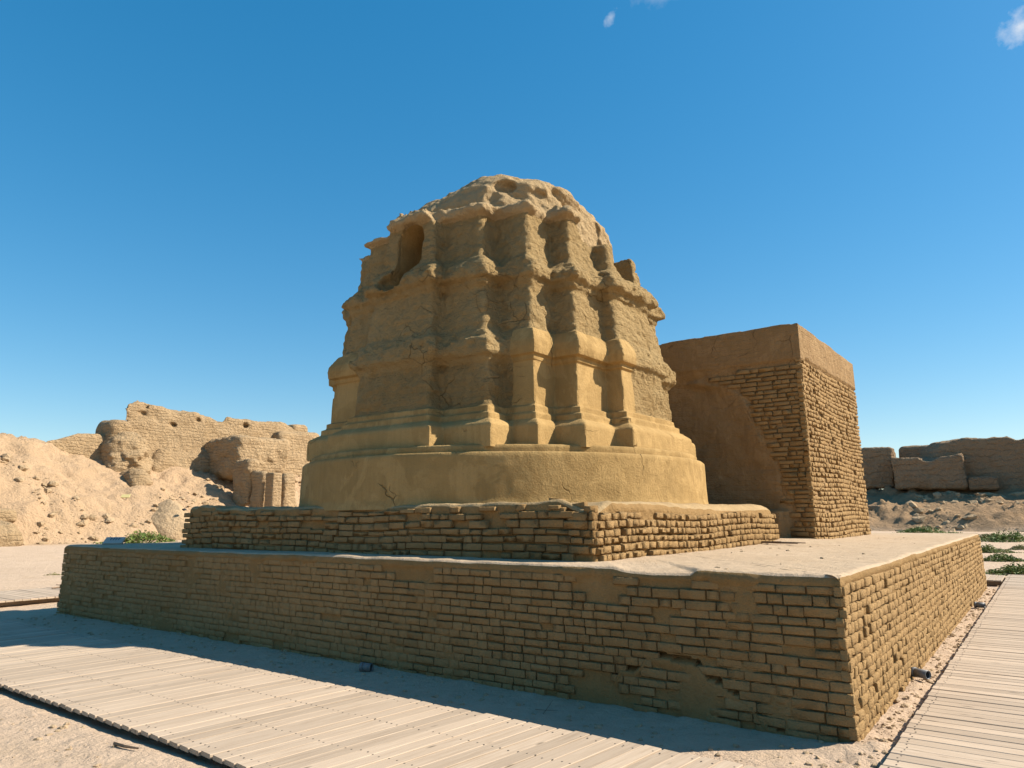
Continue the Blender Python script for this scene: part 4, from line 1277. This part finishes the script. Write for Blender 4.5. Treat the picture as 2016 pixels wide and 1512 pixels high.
def scatter(name, pts, sizes, mat, sink=.25, seed=1, parent=None):
    r = np.random.RandomState(seed)
    Vs_, Fs_, o = [], [], 0
    for p, s in zip(pts, sizes):
        v, f = CL[r.randint(12)]
        a = r.uniform(0, 6.28); ca, sa = math.cos(a), math.sin(a)
        R = np.array([[ca, -sa, 0], [sa, ca, 0], [0, 0, 1]])
        b = r.uniform(-.4, .4); cb, sb = math.cos(b), math.sin(b)
        R = R @ np.array([[1, 0, 0], [0, cb, -sb], [0, sb, cb]])
        Vs_.append((v * s) @ R.T + p + np.array([0, 0, s * (.5 - sink * 2)])); Fs_.append(f + o); o += 12
    me = mesh_np(name, np.concatenate(Vs_), np.concatenate(Fs_), mat, smooth=False)
    ob = link(name, me, parent, kind='stuff')
    return ob
r = np.random.RandomState(5)
def gpts(x, y, extra=0.0):
    return np.stack([x, y, ground_z(x, y) + extra], 1)
ss_ = 45.5 + 9.5 * r.rand(9000); tt_ = r.uniform(-6, 48, 9000)
Pq = WA(np.stack([ss_, tt_, 0 * ss_], 1)); x, y = Pq[:, 0], Pq[:, 1]
sel = fbm(np.stack([x, y, 0 * x], 1), .3, 3, off=2) > .10
x, y = x[sel], y[sel]
tag(scatter('rubble', gpts(x, y), .03 + .30 * r.rand(len(x)) ** 10, M['mound'], seed=2), 'scattered earth clods on the left rubble slope', 'rubble')
tt_ = 70.0 + 12 * r.rand(9000) ** 1.2; ss_ = r.uniform(-75, 10, 9000)
Pq = WA(np.stack([ss_, tt_, 0 * ss_], 1)); x, y = Pq[:, 0], Pq[:, 1]
sel = fbm(np.stack([x, y, 0 * x], 1), .35, 3, off=12) > .0
x, y = x[sel], y[sel]
tag(scatter('rubble', gpts(x, y), .05 + .6 * r.rand(len(x)) ** 7, M['mound'], sink=.35, seed=3), 'dense earth rubble on the right slope below the shaded walls', 'rubble')
# pebbles and crumbs near the boardwalks
s = np.concatenate([r.uniform(-.24, -.03, 1300), r.uniform(-.2, 13, 1000), r.uniform(1, 12, 900)])
t = np.concatenate([r.uniform(-.9, 13, 1300), -r.uniform(.0, .9, 1000), r.uniform(-6.5, -2.95, 900)])
Pw = WA(np.stack([s, t, 0 * s], 1))
tag(scatter('pebbles', gpts(Pw[:, 0], Pw[:, 1]), .004 + .028 * r.rand(len(s)) ** 5, M['rock'], seed=4), 'small crumbs of mud and pebbles along the walls and boardwalks', 'pebbles')
s = r.uniform(.3, 3.5, 140); t = r.uniform(.2, 10, 140); ok = ~((s > 2.3) & (t > .4))
s, t = s[ok], t[ok]
Pp = np.stack([s, t, np.full(len(s), H1)], 1); Pp[:, 2] += topz_p1(Pp)
tag(scatter('pebbles', WA(Pp), .005 + .022 * r.rand(len(s)) ** 4, M['rock'], seed=6), 'crumbs of mud lying on the sunlit platform top', 'pebbles')

# ------------------------------------------------------------------ small things
def tube_mesh(name, L, ro, ri, mat, n=20):
    V, F = [], []
    for (x, rr) in [(0, ro), (L, ro), (L, ri), (.0, ri)]:
        for k in range(n):
            a = 2 * math.pi * k / n; V.append((x, rr * math.cos(a), rr * math.sin(a)))
    for j in range(4):
        for k in range(n):
            k2 = (k + 1) % n; j2 = (j + 1) % 4
            F.append((j * n + k, j * n + k2, j2 * n + k2, j2 * n + k))
    me = bpy.data.meshes.new(name); me.from_pydata(V, [], F); me.update(); me.materials.append(mat)
    for p in me.polygons: p.use_smooth = True
    return me
def pipe(label, s, t, z, direction, L=.16, r_=.042, tilt=0.0):
    root = thing('drain_pipe', label, 'pipe', 'short grey drain pipes at the foot of the platform', loc=tuple(W(s, t, z)))
    d = Vector(UA * direction[0] + UB * direction[1]).normalized()
    root.rotation_euler = (0, tilt, math.atan2(d.y, d.x))
    link('tube', tube_mesh('tube', L, r_, r_ * .84, M['pipe']), root)
    link('collar', tube_mesh('collar', .035, r_ * 1.12, r_ * .9, M['pipe']), root)
    link('dark_liner', tube_mesh('dark_liner', L * .9, r_ * .8, r_ * .55, M['dark']), root)
    return root
pipe('short dark grey drain pipe lying at the foot of the shaded front wall', 4.92, -.22, .05, (-.9, .3), .13, .045)
pipe('light grey drain pipe poking out beside the right boardwalk under the sunlit wall', -.02, 2.55, .10, (-1, -.6), .17, .042)
pipe('small flat grey pipe end far along the right boardwalk edge', -.06, 9.3, .08, (-1, -.2), .16, .045)

def sticks(name, label, cat, segs, rad=.006):
    V, F = [], []
    for (a, b) in segs:
        a, b = np.array(a), np.array(b); d = b - a; L = np.linalg.norm(d); d /= L
        u = np.cross(d, ZUP); u /= np.linalg.norm(u) + 1e-9; w = np.cross(d, u)
        o = len(V)
        for q, rr in ((a, rad), ((a + b) / 2 + u * L * .04, rad * .9), (b, rad * .5)):
            for k in range(5):
                an = 2 * math.pi * k / 5; V.append(tuple(q + (u * math.cos(an) + w * math.sin(an)) * rr))
        for j in range(2):
            for k in range(5):
                k2 = (k + 1) % 5
                F.append((o + j * 5 + k, o + j * 5 + k2, o + (j + 1) * 5 + k2, o + (j + 1) * 5 + k))
    me = bpy.data.meshes.new(name); me.from_pydata(V, [], F); me.update(); me.materials.append(M['twig'])
    return tag(link(name, me), label, cat)
zz = H1 + .03
sticks('twigs', 'little bundle of dry twigs lying on the platform top near the tower corner', 'twigs',
       [(W(2.35, 5.6, zz), W(1.75, 5.35, zz)), (W(2.2, 5.5, zz + .01), W(1.7, 5.6, zz)), (W(2.45, 5.75, zz), W(2.0, 5.4, zz + .02)), (W(1.95, 5.6, zz), W(1.7, 5.3, zz + .01))], .012)
def gp(s, t, e=.015):
    w = W(s, t); return np.array([w[0], w[1], float(ground_z(np.array([w[0]]), np.array([w[1]]))[0]) + e])
sticks('twigs', 'short brown stick on the dusty ground in the left foreground', 'twigs', [(gp(4.28, -3.12, .02), gp(4.02, -3.08, .02))], .012)
sticks('twigs', 'two pale straws leaning on the ground under the shaded wall', 'twigs', [(gp(2.35, -.5, .0), gp(2.3, -.42, .11)), (gp(2.5, -.4, .0), gp(2.2, -.5, .05))], .003)
sticks('twigs', 'thin dark twigs lying by the far left boardwalk', 'twigs', [(gp(16.6, 1.3, .16), gp(16.9, 1.9, .17)), (gp(16.7, 1.9, .16), gp(17.0, 2.3, .25)), (gp(16.5, 1.8, .16), gp(16.9, 1.5, .2))], .015)

# tilted plaque on the left corner of the platform
pq = thing('information_plaque', 'tilted pale plaque with dark marks on the left corner of the platform', 'sign', loc=tuple(W(12.45, .55, H1 + .015)))
fx = Vector((1, .10, 0)).normalized(); n_ = Vector((0.05, -.52, .85)).normalized(); fx = (fx - n_ * fx.dot(n_)).normalized(); up = n_.cross(fx)
A = lambda v: np.array(v)
cpl = A(up) * .10
link('board', boxes_mesh('board', [(cpl, A(fx), A(up), A(n_), .33, .20, .03)], M['plaque']), pq)
link('wooden_rest', boxes_mesh('wooden_rest', [(cpl - A(n_) * .05 - A(up) * .04, A(fx), A(up), A(n_), .30, .10, .06)], M['joist']), pq)
marks = []
for i in range(4):
    marks.append((cpl + A(fx) * (-.06 + .045 * i) + A(up) * (.035 + .004 * (i % 2)) + A(n_) * .0165, A(fx), A(up), A(n_), .016, .075, .003))
    marks.append((cpl + A(fx) * (-.05 + .045 * i) + A(up) * (.05) + A(n_) * .0165, A(fx), A(up), A(n_), .03, .010, .003))
link('marks', boxes_mesh('marks', marks, M['ink']), pq)
# small yellow board on the slope
p = unproj_y(245, 1005, D_s(245, 48.8)); p[2] = float(ground_z(np.array([p[0]]), np.array([p[1]]))[0]) + .25
yb = thing('notice_board', 'small yellow board standing on the left rubble slope', 'sign', loc=tuple(p))
link('panel', boxes_mesh('panel', [(np.zeros(3), np.array([.98, .1, 0]), np.array([-.05, .7, .7]), np.array([0, -.7, .7]), .55, .3, .04)], M['yellow']), yb)
link('post', boxes_mesh('post', [(np.array([0, .1, -.25]), np.array([1, 0, 0]), np.array([0, 1, 0]), ZUP, .05, .05, .5)], M['joist']), yb)
p = unproj_y(363, 1003, D_s(363, 45.3))
ob = tag(link('hole_mouth_stone', mesh_np('hole_mouth_stone', CL[3][0] * .16, CL[3][1], M['dark']), loc=tuple(p)), 'small dark round stone on the smooth mound beside the brick base', 'stone')
ob.name = 'dark_stone'

# ------------------------------------------------------------------ low desert shrubs
def shrub(label, px, py, w, hgt, seed, D=None, dry=.15, dense=1.0, z0=None):
    r = np.random.RandomState(seed)
    a, b = px - 1008, 756 - py
    d = Xi * a + Ui * b + Fv * F_PX
    if D is None:
        k = (0.0 - EYE) / d.z
    else: k = D / d.y
    cx_, cy_ = d.x * k, d.y * k
    cz = float(ground_z(np.array([cx_]), np.array([cy_]))[0]) - .03
    root = thing('desert_shrub', label, 'shrub', 'low green shrubs on the sandy ground', loc=(cx_, cy_, cz))
    n = int(1500 * dense)
    nb = 26
    bc = np.stack([r.normal(0, .30, nb) * w, r.normal(0, .22, nb) * w * .6, r.uniform(.1, .8, nb) * hgt], 1)
    k_ = r.randint(nb, size=n)
    c = bc[k_] + r.normal(0, 1, (n, 3)) * np.array([w * .085, w * .07, hgt * .14])
    rad = np.sqrt((c[:, 0] / (w * .5)) ** 2 + (c[:, 1] / (w * .4)) ** 2)
    c[:, 2] = np.abs(c[:, 2]) * np.clip(1.15 - rad * .75, .15, 1)
    size = w * .022 * (.5 + r.rand(n)) + .012
    dirs = r.normal(0, 1, (n, 3)); dirs[:, 2] = np.abs(dirs[:, 2]) * .8; dirs /= np.linalg.norm(dirs, axis=1)[:, None]
    sd = np.cross(dirs, r.normal(0, 1, (n, 3))); sd /= np.linalg.norm(sd, axis=1)[:, None]
    V = np.stack([c - sd * size[:, None] * .35, c + dirs * size[:, None] * 1.3 - 0, c + sd * size[:, None] * .35, c - dirs * size[:, None] * .8], 1).reshape(-1, 3)
    Fq = np.arange(n * 4).reshape(n, 4)
    nd = int(n * dry)
    link('foliage', mesh_np('foliage', V[nd * 4:], Fq[:n - nd], M['leaf'], smooth=False), root, kind='stuff')
    if nd: link('dry_stems', mesh_np('dry_stems', V[:nd * 4], Fq[:nd], M['dryleaf'], smooth=False), root, kind='stuff')
    return root
shrub('bright green spreading shrub at the foot of the left slope, above the brick platform', 284, 1066, 3.1, .80, 1, D=43.0, dry=.2, dense=1.6)
shrub('green shrub seen over the platform edge, right of the tower', 1820, 1050, 3.4, .62, 2, D=60, dense=1.4)
shrub('dark green clump in the farthest row of shrubs, at the right picture edge', 1992, 1066, 2.6, .75, 3, dense=1.5)
shrub('yellowish patchy shrub just behind the far corner of the platform', 1950, 1063, 2.4, .5, 4, dry=.5)
shrub('flat green shrub touching the far corner of the platform', 1950, 1088, 1.5, .38, 5, dry=.1)
shrub('feathery green shrub in the middle of the sandy patch on the right', 1972, 1106, 1.25, .32, 6, dry=.15, dense=1.3)
shrub('rounded dark green shrub nearest the end of the right boardwalk', 2004, 1131, 1.25, .36, 7, dense=1.6)
shrub('half dry tuft cut off by the right picture edge', 2012, 1082, .9, .28, 8, dry=.6)
shrub('thin olive shrub far behind at the foot of the right rubble', 2075, 1062, 3.0, .6, 9)
shrub('tiny dry tuft on the sand left of the platform', 105, 1133, .5, .10, 10, dry=.8, dense=.25)
